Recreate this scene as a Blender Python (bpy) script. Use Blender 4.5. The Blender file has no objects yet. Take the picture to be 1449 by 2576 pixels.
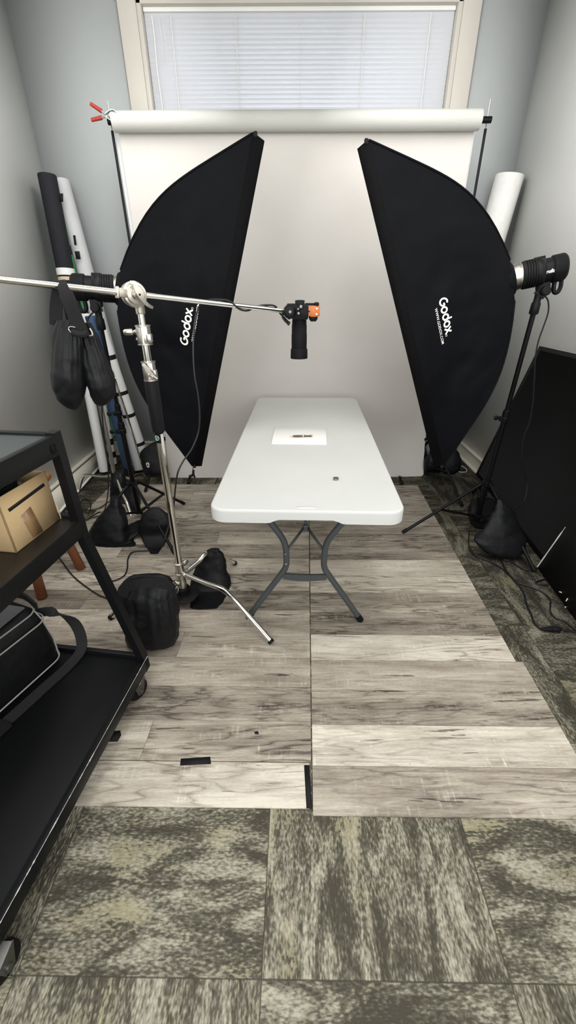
import bpy, bmesh, math, random
from mathutils import Vector, Matrix, noise
random.seed(7)
V = Vector
C = bpy.context.scene
col = C.collection
R = math.radians

# ---------------------------------------------------------------- camera
FPX, W0, H0 = 1040.0, 1449.0, 2576.0
PITCH, YAW, ROLL = R(28.54), 0.0, R(0.3)
CAMP = V((0, 0, 1.495))
Fw = V((math.sin(YAW)*math.cos(PITCH), math.cos(YAW)*math.cos(PITCH), -math.sin(PITCH)))
R0 = V((math.cos(YAW), -math.sin(YAW), 0)); U0 = R0.cross(Fw)
Rt = R0*math.cos(ROLL) - U0*math.sin(ROLL); Up = U0*math.cos(ROLL) + R0*math.sin(ROLL)
cam = bpy.data.cameras.new('camera'); camo = bpy.data.objects.new('camera', cam); col.objects.link(camo)
m = Matrix((Rt, Up, -Fw)).transposed().to_4x4(); m.translation = CAMP
camo.matrix_world = m
cam.sensor_fit = 'HORIZONTAL'; cam.sensor_width = 36; cam.lens = FPX/W0*36; cam.clip_start = .02
C.camera = camo
def ray(px, py):
    return Rt*((px-W0/2)/FPX) + Up*(-(py-H0/2)/FPX) + Fw
def PZ(px, py, z=0.0):
    d = ray(px, py); return CAMP + d*((z-CAMP.z)/d.z)
def PY(px, py, y):
    d = ray(px, py); return CAMP + d*(y/d.y)
def PX(px, py, x):
    d = ray(px, py); return CAMP + d*(x/d.x)

# ---------------------------------------------------------------- materials
def nt(name):
    mt = bpy.data.materials.new(name); mt.use_nodes = True
    n = mt.node_tree.nodes; l = mt.node_tree.links
    return mt, n, l, n['Principled BSDF']
def mat(name, c, rough=.6, metal=0, spec=.5, var=0, vscale=8, bump=0, bscale=60, sheen=0, coat=0, stretch=None):
    mt, n, l, b = nt(name)
    b.inputs['Base Color'].default_value = (*c, 1)
    b.inputs['Roughness'].default_value = rough
    b.inputs['Metallic'].default_value = metal
    b.inputs['Specular IOR Level'].default_value = spec
    if sheen: b.inputs['Sheen Weight'].default_value = sheen
    if coat: b.inputs['Coat Weight'].default_value = coat
    if var or bump:
        tc = n.new('ShaderNodeTexCoord'); src = tc.outputs['Object']
        if stretch:
            mp = n.new('ShaderNodeMapping'); mp.inputs['Scale'].default_value = stretch
            l.new(src, mp.inputs['Vector']); src = mp.outputs['Vector']
    if var:
        t = n.new('ShaderNodeTexNoise'); t.inputs['Scale'].default_value = vscale; t.inputs['Detail'].default_value = 5
        l.new(src, t.inputs['Vector'])
        r = n.new('ShaderNodeValToRGB')
        r.color_ramp.elements[0].position = .3; r.color_ramp.elements[1].position = .7
        r.color_ramp.elements[0].color = (*[max(0, x*(1-var)) for x in c], 1)
        r.color_ramp.elements[1].color = (*[min(1, x*(1+var)) for x in c], 1)
        l.new(t.outputs['Fac'], r.inputs['Fac']); l.new(r.outputs['Color'], b.inputs['Base Color'])
    if bump:
        t = n.new('ShaderNodeTexNoise'); t.inputs['Scale'].default_value = bscale; t.inputs['Detail'].default_value = 4
        l.new(src, t.inputs['Vector'])
        bp = n.new('ShaderNodeBump'); bp.inputs['Strength'].default_value = bump; bp.inputs['Distance'].default_value = .01
        l.new(t.outputs['Fac'], bp.inputs['Height']); l.new(bp.outputs['Normal'], b.inputs['Normal'])
    return mt
M = {}
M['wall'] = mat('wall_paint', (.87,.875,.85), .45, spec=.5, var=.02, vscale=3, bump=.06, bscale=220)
M['wall_dim'] = mat('dimmed_wall_paint', (.43,.45,.45), .7, spec=.3, var=.02, vscale=3, bump=.05, bscale=220)  # side-wall paint darkened, the back wall's dimmer light put into the colour
M['ceil'] = mat('ceiling_paint', (.62,.62,.60), .8, spec=.2)
M['trim'] = mat('cream_trim_paint', (.56,.53,.475), .45, spec=.4, var=.03, vscale=4)
M['base'] = mat('cream_baseboard_paint', (.70,.66,.56), .5, spec=.4)
M['capw'] = mat('white_moulding_paint', (.80,.77,.68), .4)
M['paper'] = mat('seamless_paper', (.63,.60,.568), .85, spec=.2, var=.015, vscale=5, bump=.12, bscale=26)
M['paper_roll'] = mat('paper_roll_back', (.50,.50,.47), .7, spec=.25, bump=.05, bscale=60)
M['paper_w'] = mat('white_vinyl', (.86,.87,.87), .6, spec=.3)
M['fabric'] = mat('black_softbox_fabric', (.0024,.0027,.0040), .55, spec=.08, var=.3, vscale=4, bump=.6, bscale=7)
M['lip'] = mat('black_velcro_lip', (.003,.003,.0035), .9, spec=.12, bump=.5, bscale=120)
M['bag'] = mat('black_nylon_bag', (.0050,.0053,.0064), .5, spec=.22, var=.25, vscale=10, bump=.35, bscale=22)
M['strap'] = mat('black_webbing', (.010,.010,.011), .8, spec=.25, bump=.4, bscale=350)
M['grey_strap'] = mat('grey_webbing', (.022,.022,.023), .85, spec=.2, bump=.4, bscale=350)
M['bmetal'] = mat('black_painted_metal', (.0045,.0045,.006), .4, spec=.2, var=.2, vscale=12)
M['bplastic'] = mat('black_plastic', (.0055,.006,.0068), .45, spec=.16, bump=.08, bscale=300)
M['bplastic_m'] = mat('matte_black_plastic', (.0045,.0045,.005), .6, spec=.14)
M['rubber'] = mat('black_rubber', (.007,.007,.008), .6, spec=.15)
M['cable'] = mat('black_cable_jacket', (.008,.008,.009), .45, spec=.45)
M['chrome'] = mat('chromed_steel', (.74,.72,.68), .12, 1, var=.06, vscale=20)
M['nickel'] = mat('satin_nickel', (.56,.53,.47), .33, 1, var=.08, vscale=30, bump=.04, bscale=200)
M['forkm'] = mat('dull_zinc', (.20,.20,.19), .45, 1)
M['dchrome'] = mat('dull_steel', (.42,.41,.39), .35, 1)
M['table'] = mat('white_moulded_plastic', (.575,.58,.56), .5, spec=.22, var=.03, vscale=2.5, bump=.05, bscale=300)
M['leg'] = mat('dark_grey_powder_coat', (.055,.062,.066), .5, spec=.4, bump=.05, bscale=300)
M['orange'] = mat('orange_anodised_metal', (.52,.15,.032), .45, .1, var=.06)
M['red'] = mat('red_rubber', (.32,.03,.022), .5, var=.15, vscale=40)
M['galv'] = mat('galvanised_steel', (.55,.58,.56), .4, .8, var=.35, vscale=60)
M['card'] = mat('brown_cardboard', (.50,.355,.19), .8, spec=.2, var=.04, vscale=6, bump=.1, bscale=120)
M['card_e'] = mat('cardboard_edge', (.60,.47,.30), .85, spec=.1)
M['ptape'] = mat('brown_parcel_tape', (.26,.155,.075), .28, spec=.5, var=.12, vscale=25)
M['btape'] = mat('black_cloth_tape', (.010,.010,.011), .75, spec=.25, bump=.2, bscale=200)
M['wood'] = mat('stained_stool_wood', (.22,.075,.028), .45, spec=.4, var=.3, vscale=9, stretch=(1,1,.2))
M['boardb'] = mat('black_foam_board_face', (.0075,.0075,.008), .62, spec=.2, var=.08, vscale=2)
M['foam'] = mat('white_foam_core', (.82,.81,.78), .8, spec=.2)
M['foamw'] = mat('white_board_paper', (.76,.76,.75), .7, spec=.25)
M['white'] = mat('white_plastic', (.80,.79,.76), .4)
M['acry'] = mat('glossy_white_acrylic', (.88,.88,.86), .12, spec=.55)
M['green'] = mat('green_fabric_roll', (.045,.29,.11), .7, var=.1)
M['blue'] = mat('navy_blue_tube', (.020,.055,.125), .55, var=.15)
M['greyroll'] = mat('pale_grey_roll', (.52,.525,.53), .75, var=.04)
M['whiteroll'] = mat('white_foam_roll', (.80,.79,.76), .8, var=.03, vscale=30, bump=.25, bscale=45)
M['blackroll'] = mat('black_cloth_roll', (.016,.016,.020), .8, spec=.2, bump=.15, bscale=40)
M['tan'] = mat('tan_label', (.58,.45,.32), .6)
M['shelf'] = mat('cart_black_paint', (.0045,.0048,.0055), .45, spec=.2, var=.15, vscale=3)
M['shelftop'] = mat('charcoal_laminate', (.050,.058,.058), .5, spec=.45, bump=.1, bscale=250)
M['shelfwood'] = mat('black_brown_laminate', (.014,.011,.009), .35, spec=.5, var=.25, vscale=7, stretch=(8,1,1))
M['chip'] = mat('chipped_bare_edge', (.62,.60,.56), .6)
M['logo'] = mat('white_print', (.82,.81,.76), .6)
M['gold'] = mat('gold_plating', (.75,.55,.32), .3, 1)
M['penbody'] = mat('dark_red_wood_pen', (.045,.018,.014), .2, coat=.6, var=.4, vscale=60)
M['brass'] = mat('aged_brass', (.32,.29,.22), .3, 1)
M['glogo'] = mat('green_white_sticker_print', (.45,.75,.58), .5)
M['piping'] = mat('light_grey_piping', (.30,.29,.27), .6)
M['greyvelour'] = mat('grey_bag_lining', (.085,.083,.090), .8, sheen=.2)
M['dark'] = mat('dark_glass_and_gear', (.006,.006,.007), .25)
M['lens_glass'] = mat('coated_glass', (.01,.012,.02), .05)
M['wallplate'] = mat('grey_wall_plate', (.34,.36,.37), .5)
M['cream_face'] = mat('cream_board_face', (.66,.63,.53), .6)

# blinds: thin white slats that let daylight through
mt, n, l, b = nt('white_blind_slat')
b.inputs['Base Color'].default_value = (.84,.85,.87,1); b.inputs['Roughness'].default_value = .45
tr = n.new('ShaderNodeBsdfTranslucent'); tr.inputs['Color'].default_value = (.88,.89,.92,1)
mx = n.new('ShaderNodeMixShader'); mx.inputs['Fac'].default_value = .55
l.new(b.outputs[0], mx.inputs[1]); l.new(tr.outputs[0], mx.inputs[2]); l.new(mx.outputs[0], n['Material Output'].inputs['Surface'])
M['slat'] = mt
# window pane
mt, n, l, b = nt('window_pane_glass')
tp = n.new('ShaderNodeBsdfTransparent'); gl = n.new('ShaderNodeBsdfGlossy'); gl.inputs['Roughness'].default_value = .02
fr = n.new('ShaderNodeFresnel'); fr.inputs['IOR'].default_value = 1.45
mx = n.new('ShaderNodeMixShader'); l.new(fr.outputs[0], mx.inputs[0]); l.new(tp.outputs[0], mx.inputs[1]); l.new(gl.outputs[0], mx.inputs[2])
l.new(mx.outputs[0], n['Material Output'].inputs['Surface'])
M['pane'] = mt

def math_node(n, l, op, a, b_=None, c_=None):
    x = n.new('ShaderNodeMath'); x.operation = op
    for i, v in enumerate((a, b_, c_)):
        if v is None: continue
        if isinstance(v, (int, float)): x.inputs[i].default_value = v
        else: l.new(v, x.inputs[i])
    return x.outputs[0]

def carpet_material():
    mt, n, l, b = nt('olive_carpet_tiles')
    geo = n.new('ShaderNodeNewGeometry'); sp = n.new('ShaderNodeSeparateXYZ'); l.new(geo.outputs['Position'], sp.inputs[0])
    mn = lambda *a: math_node(n, l, *a)
    x = mn('DIVIDE', mn('ADD', mn('ADD', sp.outputs[0], .078), mn('MULTIPLY', sp.outputs[1], -.02)), .61)
    y = mn('DIVIDE', mn('SUBTRACT', mn('ADD', sp.outputs[1], mn('MULTIPLY', sp.outputs[0], .015)), .343), .61)
    ix = mn('FLOOR', x); iy = mn('FLOOR', y)
    fx = mn('FRACT', x); fy = mn('FRACT', y)
    par = mn('FRACT', mn('MULTIPLY', mn('ADD', ix, iy), .5))          # 0 or .5
    par = mn('LESS_THAN', par, .25)
    rnd = n.new('ShaderNodeTexWhiteNoise'); rnd.noise_dimensions = '2D'
    cv = n.new('ShaderNodeCombineXYZ'); l.new(ix, cv.inputs[0]); l.new(iy, cv.inputs[1]); l.new(cv.outputs[0], rnd.inputs['Vector'])
    def mixf(f, a, b__):
        return mn('ADD', mn('MULTIPLY', a, mn('SUBTRACT', 1.0, f)), mn('MULTIPLY', b__, f))
    u = mixf(par, y, x); v = mixf(par, x, y)        # v = streak direction
    vec = n.new('ShaderNodeCombineXYZ')
    l.new(mn('ADD', mn('MULTIPLY', u, 7.5), mn('MULTIPLY', rnd.outputs['Value'], 37)), vec.inputs[0])
    l.new(mn('ADD', mn('MULTIPLY', v, 2.1), mn('MULTIPLY', rnd.outputs['Value'], 91)), vec.inputs[1])
    n1 = n.new('ShaderNodeTexNoise'); n1.inputs['Scale'].default_value = 1; n1.inputs['Detail'].default_value = 6; n1.inputs['Roughness'].default_value = .70
    n1.inputs['Distortion'].default_value = .6
    l.new(vec.outputs[0], n1.inputs['Vector'])
    vec2 = n.new('ShaderNodeVectorMath'); vec2.operation = 'SCALE'; l.new(vec.outputs[0], vec2.inputs[0]); vec2.inputs['Scale'].default_value = .33
    n2 = n.new('ShaderNodeTexNoise'); n2.inputs['Scale'].default_value = 1.6; n2.inputs['Detail'].default_value = 2
    v3 = n.new('ShaderNodeCombineXYZ'); l.new(mn('ADD', mn('MULTIPLY', u, 1.9), mn('MULTIPLY', rnd.outputs['Value'], 17)), v3.inputs[0]); l.new(mn('MULTIPLY', v, 1.4), v3.inputs[1])
    l.new(v3.outputs[0], n2.inputs['Vector'])
    # loops: short knitted dashes along the pile rows
    lp = n.new('ShaderNodeCombineXYZ'); l.new(mn('MULTIPLY', u, 95), lp.inputs[0]); l.new(mn('MULTIPLY', v, 42), lp.inputs[1])
    vo = n.new('ShaderNodeTexVoronoi'); vo.inputs['Scale'].default_value = 1.0; vo.inputs['Randomness'].default_value = .8
    l.new(lp.outputs[0], vo.inputs['Vector'])
    f3 = n.new('ShaderNodeTexNoise'); f3.inputs['Scale'].default_value = 1.0; f3.inputs['Detail'].default_value = 2; l.new(lp.outputs[0], f3.inputs['Vector'])
    t = mn('ADD', mn('MULTIPLY', mn('SUBTRACT', n1.outputs['Fac'], .5), 2.1), mn('MULTIPLY', mn('SUBTRACT', f3.outputs['Fac'], .5), .8))
    t = mn('ADD', mn('ADD', t, mn('MULTIPLY', mn('SUBTRACT', .45, vo.outputs['Distance']), .34)), .49)
    rp = n.new('ShaderNodeValToRGB'); l.new(t, rp.inputs['Fac'])
    e = rp.color_ramp.elements; e[0].position = .22; e[0].color = (.064,.057,.043,1); e[1].position = .8; e[1].color = (.385,.365,.285,1)
    k = e.new(.42); k.color = (.112,.105,.080,1)
    k = e.new(.58); k.color = (.235,.218,.168,1)
    yl = n.new('ShaderNodeMix'); yl.data_type = 'RGBA'; yl.inputs['B'].default_value = (.30,.265,.155,1)
    l.new(mn('MULTIPLY', mn('SMOOTH_MIN', mn('MAXIMUM', mn('MULTIPLY', mn('SUBTRACT', n2.outputs['Fac'], .54), 7), 0), 1.0, .1), mn('MULTIPLY', mn('GREATER_THAN', t, .45), .6)), yl.inputs['Factor'])
    l.new(rp.outputs['Color'], yl.inputs['A'])
    # seams
    def edge(f): return mn('LESS_THAN', mn('MINIMUM', f, mn('SUBTRACT', 1.0, f)), .0028)
    seam = mn('MAXIMUM', edge(fx), edge(fy))
    sm = n.new('ShaderNodeMix'); sm.data_type = 'RGBA'; sm.inputs['B'].default_value = (.055,.052,.040,1)
    l.new(mn('MULTIPLY', seam, .75), sm.inputs['Factor']); l.new(yl.outputs['Result'], sm.inputs['A'])
    l.new(sm.outputs['Result'], b.inputs['Base Color'])
    b.inputs['Roughness'].default_value = .95; b.inputs['Specular IOR Level'].default_value = .1
    bp = n.new('ShaderNodeBump'); bp.inputs['Strength'].default_value = .7; bp.inputs['Distance'].default_value = .004
    l.new(mn('SUBTRACT', 1.0, vo.outputs['Distance']), bp.inputs['Height']); l.new(bp.outputs['Normal'], b.inputs['Normal'])
    return mt
M['carpet'] = carpet_material()

def plank_material():
    mt, n, l, b = nt('weathered_oak_planks')
    mn = lambda *a: math_node(n, l, *a)
    geo = n.new('ShaderNodeNewGeometry'); sp = n.new('ShaderNodeSeparateXYZ'); l.new(geo.outputs['Position'], sp.inputs[0])
    at = n.new('ShaderNodeAttribute'); at.attribute_name = 'seed'
    tn = n.new('ShaderNodeAttribute'); tn.attribute_name = 'tone'
    rg = n.new('ShaderNodeAttribute'); rg.attribute_name = 'rough_sawn'
    seed, tone, saw = at.outputs['Fac'], tn.outputs['Fac'], rg.outputs['Fac']
    X, Y = sp.outputs[0], sp.outputs[1]
    def vec(a, b__, c__=None):
        cv = n.new('ShaderNodeCombineXYZ'); l.new(a, cv.inputs[0]); l.new(b__, cv.inputs[1])
        if c__ is not None: l.new(c__, cv.inputs[2])
        return cv.outputs[0]
    def nz(v, sc=1, det=5, rough=.6, dist=0):
        t = n.new('ShaderNodeTexNoise'); t.inputs['Scale'].default_value = sc; t.inputs['Detail'].default_value = det
        t.inputs['Roughness'].default_value = rough; t.inputs['Distortion'].default_value = dist
        l.new(v, t.inputs['Vector']); return t.outputs['Fac']
    s1 = mn('MULTIPLY', seed, 53.0)
    big = nz(vec(mn('MULTIPLY', X, 1.8), mn('MULTIPLY', Y, 11), s1), 1, 4, .55, .4)
    fine = nz(vec(mn('MULTIPLY', X, 7), mn('MULTIPLY', Y, 110), s1), 1, 6, .65)
    grit = nz(vec(mn('MULTIPLY', X, 60), mn('MULTIPLY', Y, 260), s1), 1, 3, .6)
    # cathedral grain
    warp = nz(vec(mn('MULTIPLY', X, 1.3), mn('MULTIPLY', Y, 8.5), s1), 1, 3, .5)
    ring = mn('FRACT', mn('MULTIPLY', mn('ADD', warp, mn('MULTIPLY', fine, .07)), 11))
    ring = mn('POWER', mn('ABSOLUTE', mn('SUBTRACT', mn('MULTIPLY', ring, 2), 1)), 4)
    ringm = mn('MULTIPLY', ring, mn('MULTIPLY', mn('MAXIMUM', mn('SUBTRACT', nz(vec(mn('MULTIPLY', X, .9), mn('MULTIPLY', Y, 3), mn('ADD', s1, 5.0)), 1, 1), .38), 0), 2.0))
    # saw marks across the grain, dark scuffed streaks
    sawn = nz(vec(mn('MULTIPLY', X, 85), mn('MULTIPLY', Y, 9), s1), 1, 3, .5)
    patch = nz(vec(mn('MULTIPLY', X, 3.2), mn('MULTIPLY', Y, 16), mn('ADD', s1, 9.0)), 1, 4, .6)
    patm = mn('MINIMUM', mn('MAXIMUM', mn('MULTIPLY', mn('SUBTRACT', patch, .5), 6), 0), 1)
    dark = mn('MULTIPLY', mn('MULTIPLY', patm, saw), mn('MAXIMUM', mn('MULTIPLY', mn('SUBTRACT', nz(vec(mn('MULTIPLY', X, 16), mn('MULTIPLY', Y, 130), mn('ADD', s1, 3.0)), 1, 5, .75), .42), 3.2), 0))
    crack = mn('MULTIPLY', mn('GREATER_THAN', nz(vec(mn('MULTIPLY', X, 2.6), mn('MULTIPLY', Y, 46), mn('ADD', s1, 21.0)), 1, 4, .55, .8), .665), .50)
    vv = mn('ADD', tone, mn('MULTIPLY', mn('SUBTRACT', big, .5), .95))
    vv = mn('ADD', vv, mn('MULTIPLY', mn('SUBTRACT', fine, .5), .62))
    vv = mn('ADD', vv, mn('MULTIPLY', mn('SUBTRACT', grit, .5), .30))
    vv = mn('SUBTRACT', vv, mn('MULTIPLY', ringm, .85))
    vv = mn('SUBTRACT', vv, mn('MULTIPLY', dark, 1.0))
    vv = mn('SUBTRACT', vv, crack)
    vv = mn('ADD', vv, mn('MULTIPLY', mn('MULTIPLY', patm, mn('MAXIMUM', mn('SUBTRACT', sawn, .55), 0)), 1.7))
    rp = n.new('ShaderNodeValToRGB'); l.new(vv, rp.inputs['Fac'])
    e = rp.color_ramp.elements
    e[0].position = 0; e[0].color = (.060,.050,.040,1); e[1].position = 1; e[1].color = (.70,.645,.55,1)
    for p, c in ((.25, (.150,.126,.102)), (.5, (.300,.258,.210)), (.72, (.455,.405,.335)), (.88, (.585,.535,.455))):
        k = e.new(p); k.color = (*c, 1)
    l.new(rp.outputs['Color'], b.inputs['Base Color'])
    b.inputs['Roughness'].default_value = .48; b.inputs['Specular IOR Level'].default_value = .35
    bp = n.new('ShaderNodeBump'); bp.inputs['Strength'].default_value = .25; bp.inputs['Distance'].default_value = .002
    l.new(vv, bp.inputs['Height']); l.new(bp.outputs['Normal'], b.inputs['Normal'])
    return mt
M['plank'] = plank_material()

# ---------------------------------------------------------------- mesh helpers
class MB:
    """collects shapes in world space; build() links them as one mesh object"""
    def __init__(s): s.bm = bmesh.new()
    def quad_strip(s, rings, cap=True, closed=True):
        bm = s.bm; vr = [[bm.verts.new(p) for p in r] for r in rings]
        nn = len(vr[0])
        for a, b in zip(vr[:-1], vr[1:]):
            for i in range(nn if closed else nn-1):
                j = (i+1) % nn
                try: bm.faces.new((a[i], a[j], b[j], b[i]))
                except ValueError: pass
        if cap and closed:
            for r, rev in ((vr[0], True), (vr[-1], False)):
                try: bm.faces.new(list(reversed(r)) if rev else r)
                except ValueError: pass
        return vr
    def frame(s, d, hint=None):
        d = d.normalized(); h = hint or (V((0,0,1)) if abs(d.z) < .9 else V((1,0,0)))
        x = d.cross(h).normalized(); y = d.cross(x).normalized(); return x, y
    def cyl(s, p0, p1, r0, r1=None, seg=20):
        r1 = r0 if r1 is None else r1; p0, p1 = V(p0), V(p1); x, y = s.frame(p1-p0)
        s.quad_strip([[p + (x*math.cos(t)+y*math.sin(t))*r for t in [2*math.pi*i/seg for i in range(seg)]] for p, r in ((p0, r0), (p1, r1))])
        return s
    def lathe(s, p0, d, prof, seg=28):
        p0, d = V(p0), V(d).normalized(); x, y = s.frame(d)
        s.quad_strip([[p0 + d*h + (x*math.cos(t)+y*math.sin(t))*max(r, .0003) for t in [2*math.pi*i/seg for i in range(seg)]] for h, r in prof])
        return s
    def tube(s, pts, r, seg=10, smooth=0, closed=False, radii=None, flat=1.0, hint=None):
        pts = [V(p) for p in pts]
        if smooth: pts = catmull(pts, smooth, closed)
        rings = []; N = len(pts); px = None
        for i, p in enumerate(pts):
            a = pts[(i-1) % N] if (closed or i) else p; b = pts[(i+1) % N] if (closed or i < N-1) else p
            d = (b-a).normalized()
            if px is None: px, py = s.frame(d, hint)
            else:
                px = (px - d*px.dot(d)); px.normalize()
            py = d.cross(px).normalized()
            rr = r if radii is None else radii(i/(N-1))
            rings.append([p + (px*math.cos(t) + py*math.sin(t)*flat)*rr for t in [2*math.pi*k/seg for k in range(seg)]])
        if closed: rings.append(rings[0])
        if closed:
            bm = s.bm; vr = [[bm.verts.new(p) for p in rg] for rg in rings[:-1]]; vr.append(vr[0])
            for A, B in zip(vr[:-1], vr[1:]):
                for k in range(seg): bm.faces.new((A[k], A[(k+1) % seg], B[(k+1) % seg], B[k]))
        else: s.quad_strip(rings)
        return s
    def band(s, pts, w, th, wdir, smooth=0):
        """flat webbing: width along wdir, thickness th"""
        pts = [V(p) for p in pts]
        if smooth: pts = catmull(pts, smooth)
        N = len(pts); rings = []
        for i, p in enumerate(pts):
            d = (pts[min(i+1, N-1)]-pts[max(i-1, 0)]).normalized()
            wd = V(wdir(i/(N-1)) if callable(wdir) else wdir); wd = (wd - d*wd.dot(d)).normalized(); nn = d.cross(wd).normalized()
            ww = w(i/(N-1)) if callable(w) else w
            rings.append([p+wd*ww/2+nn*th/2, p-wd*ww/2+nn*th/2, p-wd*ww/2-nn*th/2, p+wd*ww/2-nn*th/2])
        s.quad_strip(rings); return s
    def box(s, c, size, rot=None, bev=0, seg=2):
        t = bmesh.new(); bmesh.ops.create_cube(t, size=1)
        for v in t.verts: v.co = V((v.co.x*size[0], v.co.y*size[1], v.co.z*size[2]))
        if bev: bmesh.ops.bevel(t, geom=list(t.edges), offset=bev, segments=seg, affect='EDGES', profile=.5)
        mm = (rot.to_4x4() if rot is not None else Matrix.Identity(4)); mm = Matrix.Translation(V(c)) @ mm
        t.transform(mm); s.merge(t); return s
    def merge(s, t):
        me = bpy.data.meshes.new('tmp'); t.to_mesh(me); t.free(); s.bm.from_mesh(me); bpy.data.meshes.remove(me)
    def hexa(s, a4, b4):
        """solid between two quads (lists of 4 points)"""
        s.quad_strip([[V(p) for p in a4], [V(p) for p in b4]]); return s
    def slab(s, quad, nrm, th, bev=0):
        """thickened polygon"""
        nrm = V(nrm).normalized()*th; t = bmesh.new()
        a = [t.verts.new(V(p)) for p in quad]; b = [t.verts.new(V(p)+nrm) for p in quad]
        t.faces.new(a); t.faces.new(list(reversed(b)))
        k = len(quad)
        for i in range(k): t.faces.new((a[(i+1) % k], a[i], b[i], b[(i+1) % k]))
        bmesh.ops.recalc_face_normals(t, faces=t.faces)
        if bev: bmesh.ops.bevel(t, geom=list(t.edges), offset=bev, segments=2, affect='EDGES', profile=.5)
        s.merge(t); return s
    def sphere(s, c, r, sc=(1,1,1), rot=None, seg=20):
        t = bmesh.new(); bmesh.ops.create_uvsphere(t, u_segments=seg, v_segments=seg//2, radius=r)
        for v in t.verts: v.co = V((v.co.x*sc[0], v.co.y*sc[1], v.co.z*sc[2]))
        mm = Matrix.Translation(V(c)) @ (rot.to_4x4() if rot is not None else Matrix.Identity(4)); t.transform(mm); s.merge(t); return s
    def torus(s, c, R1, r, axis, seg=32, rs=8, sc=1.0):
        x, y = s.frame(V(axis)); s.tube([V(c) + x*math.cos(a)*R1 + y*math.sin(a)*R1*sc for a in [2*math.pi*i/seg for i in range(seg)]], r, rs, closed=True); return s
    def build(s, name, m_, parent=None, smooth=35, loc=None, label=None, attrs=None):
        bmesh.ops.recalc_face_normals(s.bm, faces=s.bm.faces)
        me = bpy.data.meshes.new(name); s.bm.to_mesh(me); s.bm.free()
        org = V(loc) if loc is not None else (V(ORG[parent.name]) if parent else V((0,0,0)))
        if loc is None and parent is None and len(me.vertices):
            xs = [v.co for v in me.vertices]
            org = V(((min(v.x for v in xs)+max(v.x for v in xs))/2, (min(v.y for v in xs)+max(v.y for v in xs))/2, min(v.z for v in xs)))
        me.transform(Matrix.Translation(-org))
        for mm in (m_ if isinstance(m_, (list, tuple)) else [m_]): me.materials.append(mm)
        o = bpy.data.objects.new(name, me); col.objects.link(o)
        if parent: o.parent = parent
        else: o.location = org
        ORG[o.name] = org
        for p in me.polygons: p.use_smooth = True
        if smooth:
            sharp = me.attributes.get('sharp_edge') or me.attributes.new('sharp_edge', 'BOOLEAN', 'EDGE')
            b2 = bmesh.new(); b2.from_mesh(me); b2.edges.ensure_lookup_table()
            vals = [(len(e.link_faces) != 2 or e.calc_face_angle(0) > R(smooth)) for e in b2.edges]
            b2.free(); sharp.data.foreach_set('value', vals)
        if label: o['label'] = label
        return o
ORG = {}
def catmull(pts, k, closed=False):
    out = []; N = len(pts)
    rng = range(N) if closed else range(N-1)
    for i in rng:
        g = lambda j: pts[j % N] if closed else pts[min(max(j, 0), N-1)]
        p0, p1, p2, p3 = g(i-1), g(i), g(i+1), g(i+2)
        for q in range(k):
            t = q/k
            out.append(.5*((2*p1) + (p2-p0)*t + (2*p0-5*p1+4*p2-p3)*t*t + (3*p1-p0-3*p2+p3)*t**3))
    if not closed: out.append(pts[-1])
    return out
def tag(o, label, cat, group=None):
    o['label'] = label; o['category'] = cat
    if group: o['group'] = group
    return o
def thing(name, label, cat, loc, group=None):
    o = bpy.data.objects.new(name, None); col.objects.link(o); o.location = V(loc); ORG[o.name] = V(loc)
    o.empty_display_size = .05
    return tag(o, label, cat, group)
def struct(o): o['kind'] = 'structure'; return o
def bbox(lo, hi):
    lo, hi = V(lo), V(hi); return ((lo+hi)/2, hi-lo)
def softbag(mb, secs, seg=36, sub=8, expo=2.6, amp=.008, freq=14, seed=0, flatz=None, pleat=None):
    """secs: (center, a-vector, b-vector) sections of a filled cloth bag"""
    cs = catmull([V(s[0]) for s in secs], sub); aa = catmull([V(s[1]) for s in secs], sub); bb = catmull([V(s[2]) for s in secs], sub)
    rings = []; NR = len(cs)
    for ri, (c, a, b) in enumerate(zip(cs, aa, bb)):
        ring = []
        for i in range(seg):
            t = 2*math.pi*i/seg; ct, st = math.cos(t), math.sin(t)
            f = lambda q: math.copysign(abs(q)**(2/expo), q)
            off = a*f(ct) + b*f(st); p = c + off; dn = off.normalized() if off.length > 1e-6 else V((0,0,1))
            q = p*freq + V((seed*7.1, seed*3.3, seed))
            w = noise.noise(q) + .6*noise.noise(q*2.3) + .8*(abs(noise.noise(V((q.x*1.2, q.y*1.2, q.z*.45))+V((9,9,9))))-.2)
            p = p + dn*w*amp*min(1, off.length/.02)
            if pleat:
                f_ = math.exp(-((ri/NR-pleat[2])/pleat[3])**2)
                p = p + dn*f_*pleat[1]*(math.sin(pleat[0]*t+1.5*math.sin(2*t+seed))-.6)
            if flatz is not None and p.z < flatz: p.z = flatz + (.0005*noise.noise(q))
            ring.append(p)
        rings.append(ring)
    mb.quad_strip(rings); return mb

# ---------------------------------------------------------------- room shell
XL, XR, YB, YF, ZC = -1.85, 1.74, 4.0, -1.6, 3.45
def wallbox(name, lo, hi, m_):
    c, s = bbox(lo, hi); return struct(MB().box(c, s).build(name, m_))
wallbox('floor', (XL-.1, YF-.1, -.1), (XR+.1, YB+.1, 0), M['carpet'])
wallbox('ceiling', (XL-.1, YF-.1, ZC), (XR+.1, YB+.1, ZC+.1), M['ceil'])
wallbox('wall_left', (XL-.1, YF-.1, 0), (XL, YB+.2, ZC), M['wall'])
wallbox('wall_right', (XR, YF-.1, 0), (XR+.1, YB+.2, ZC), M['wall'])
wallbox('wall_front', (XL, YF-.1, 0), (XR, YF, ZC), M['wall'])
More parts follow.
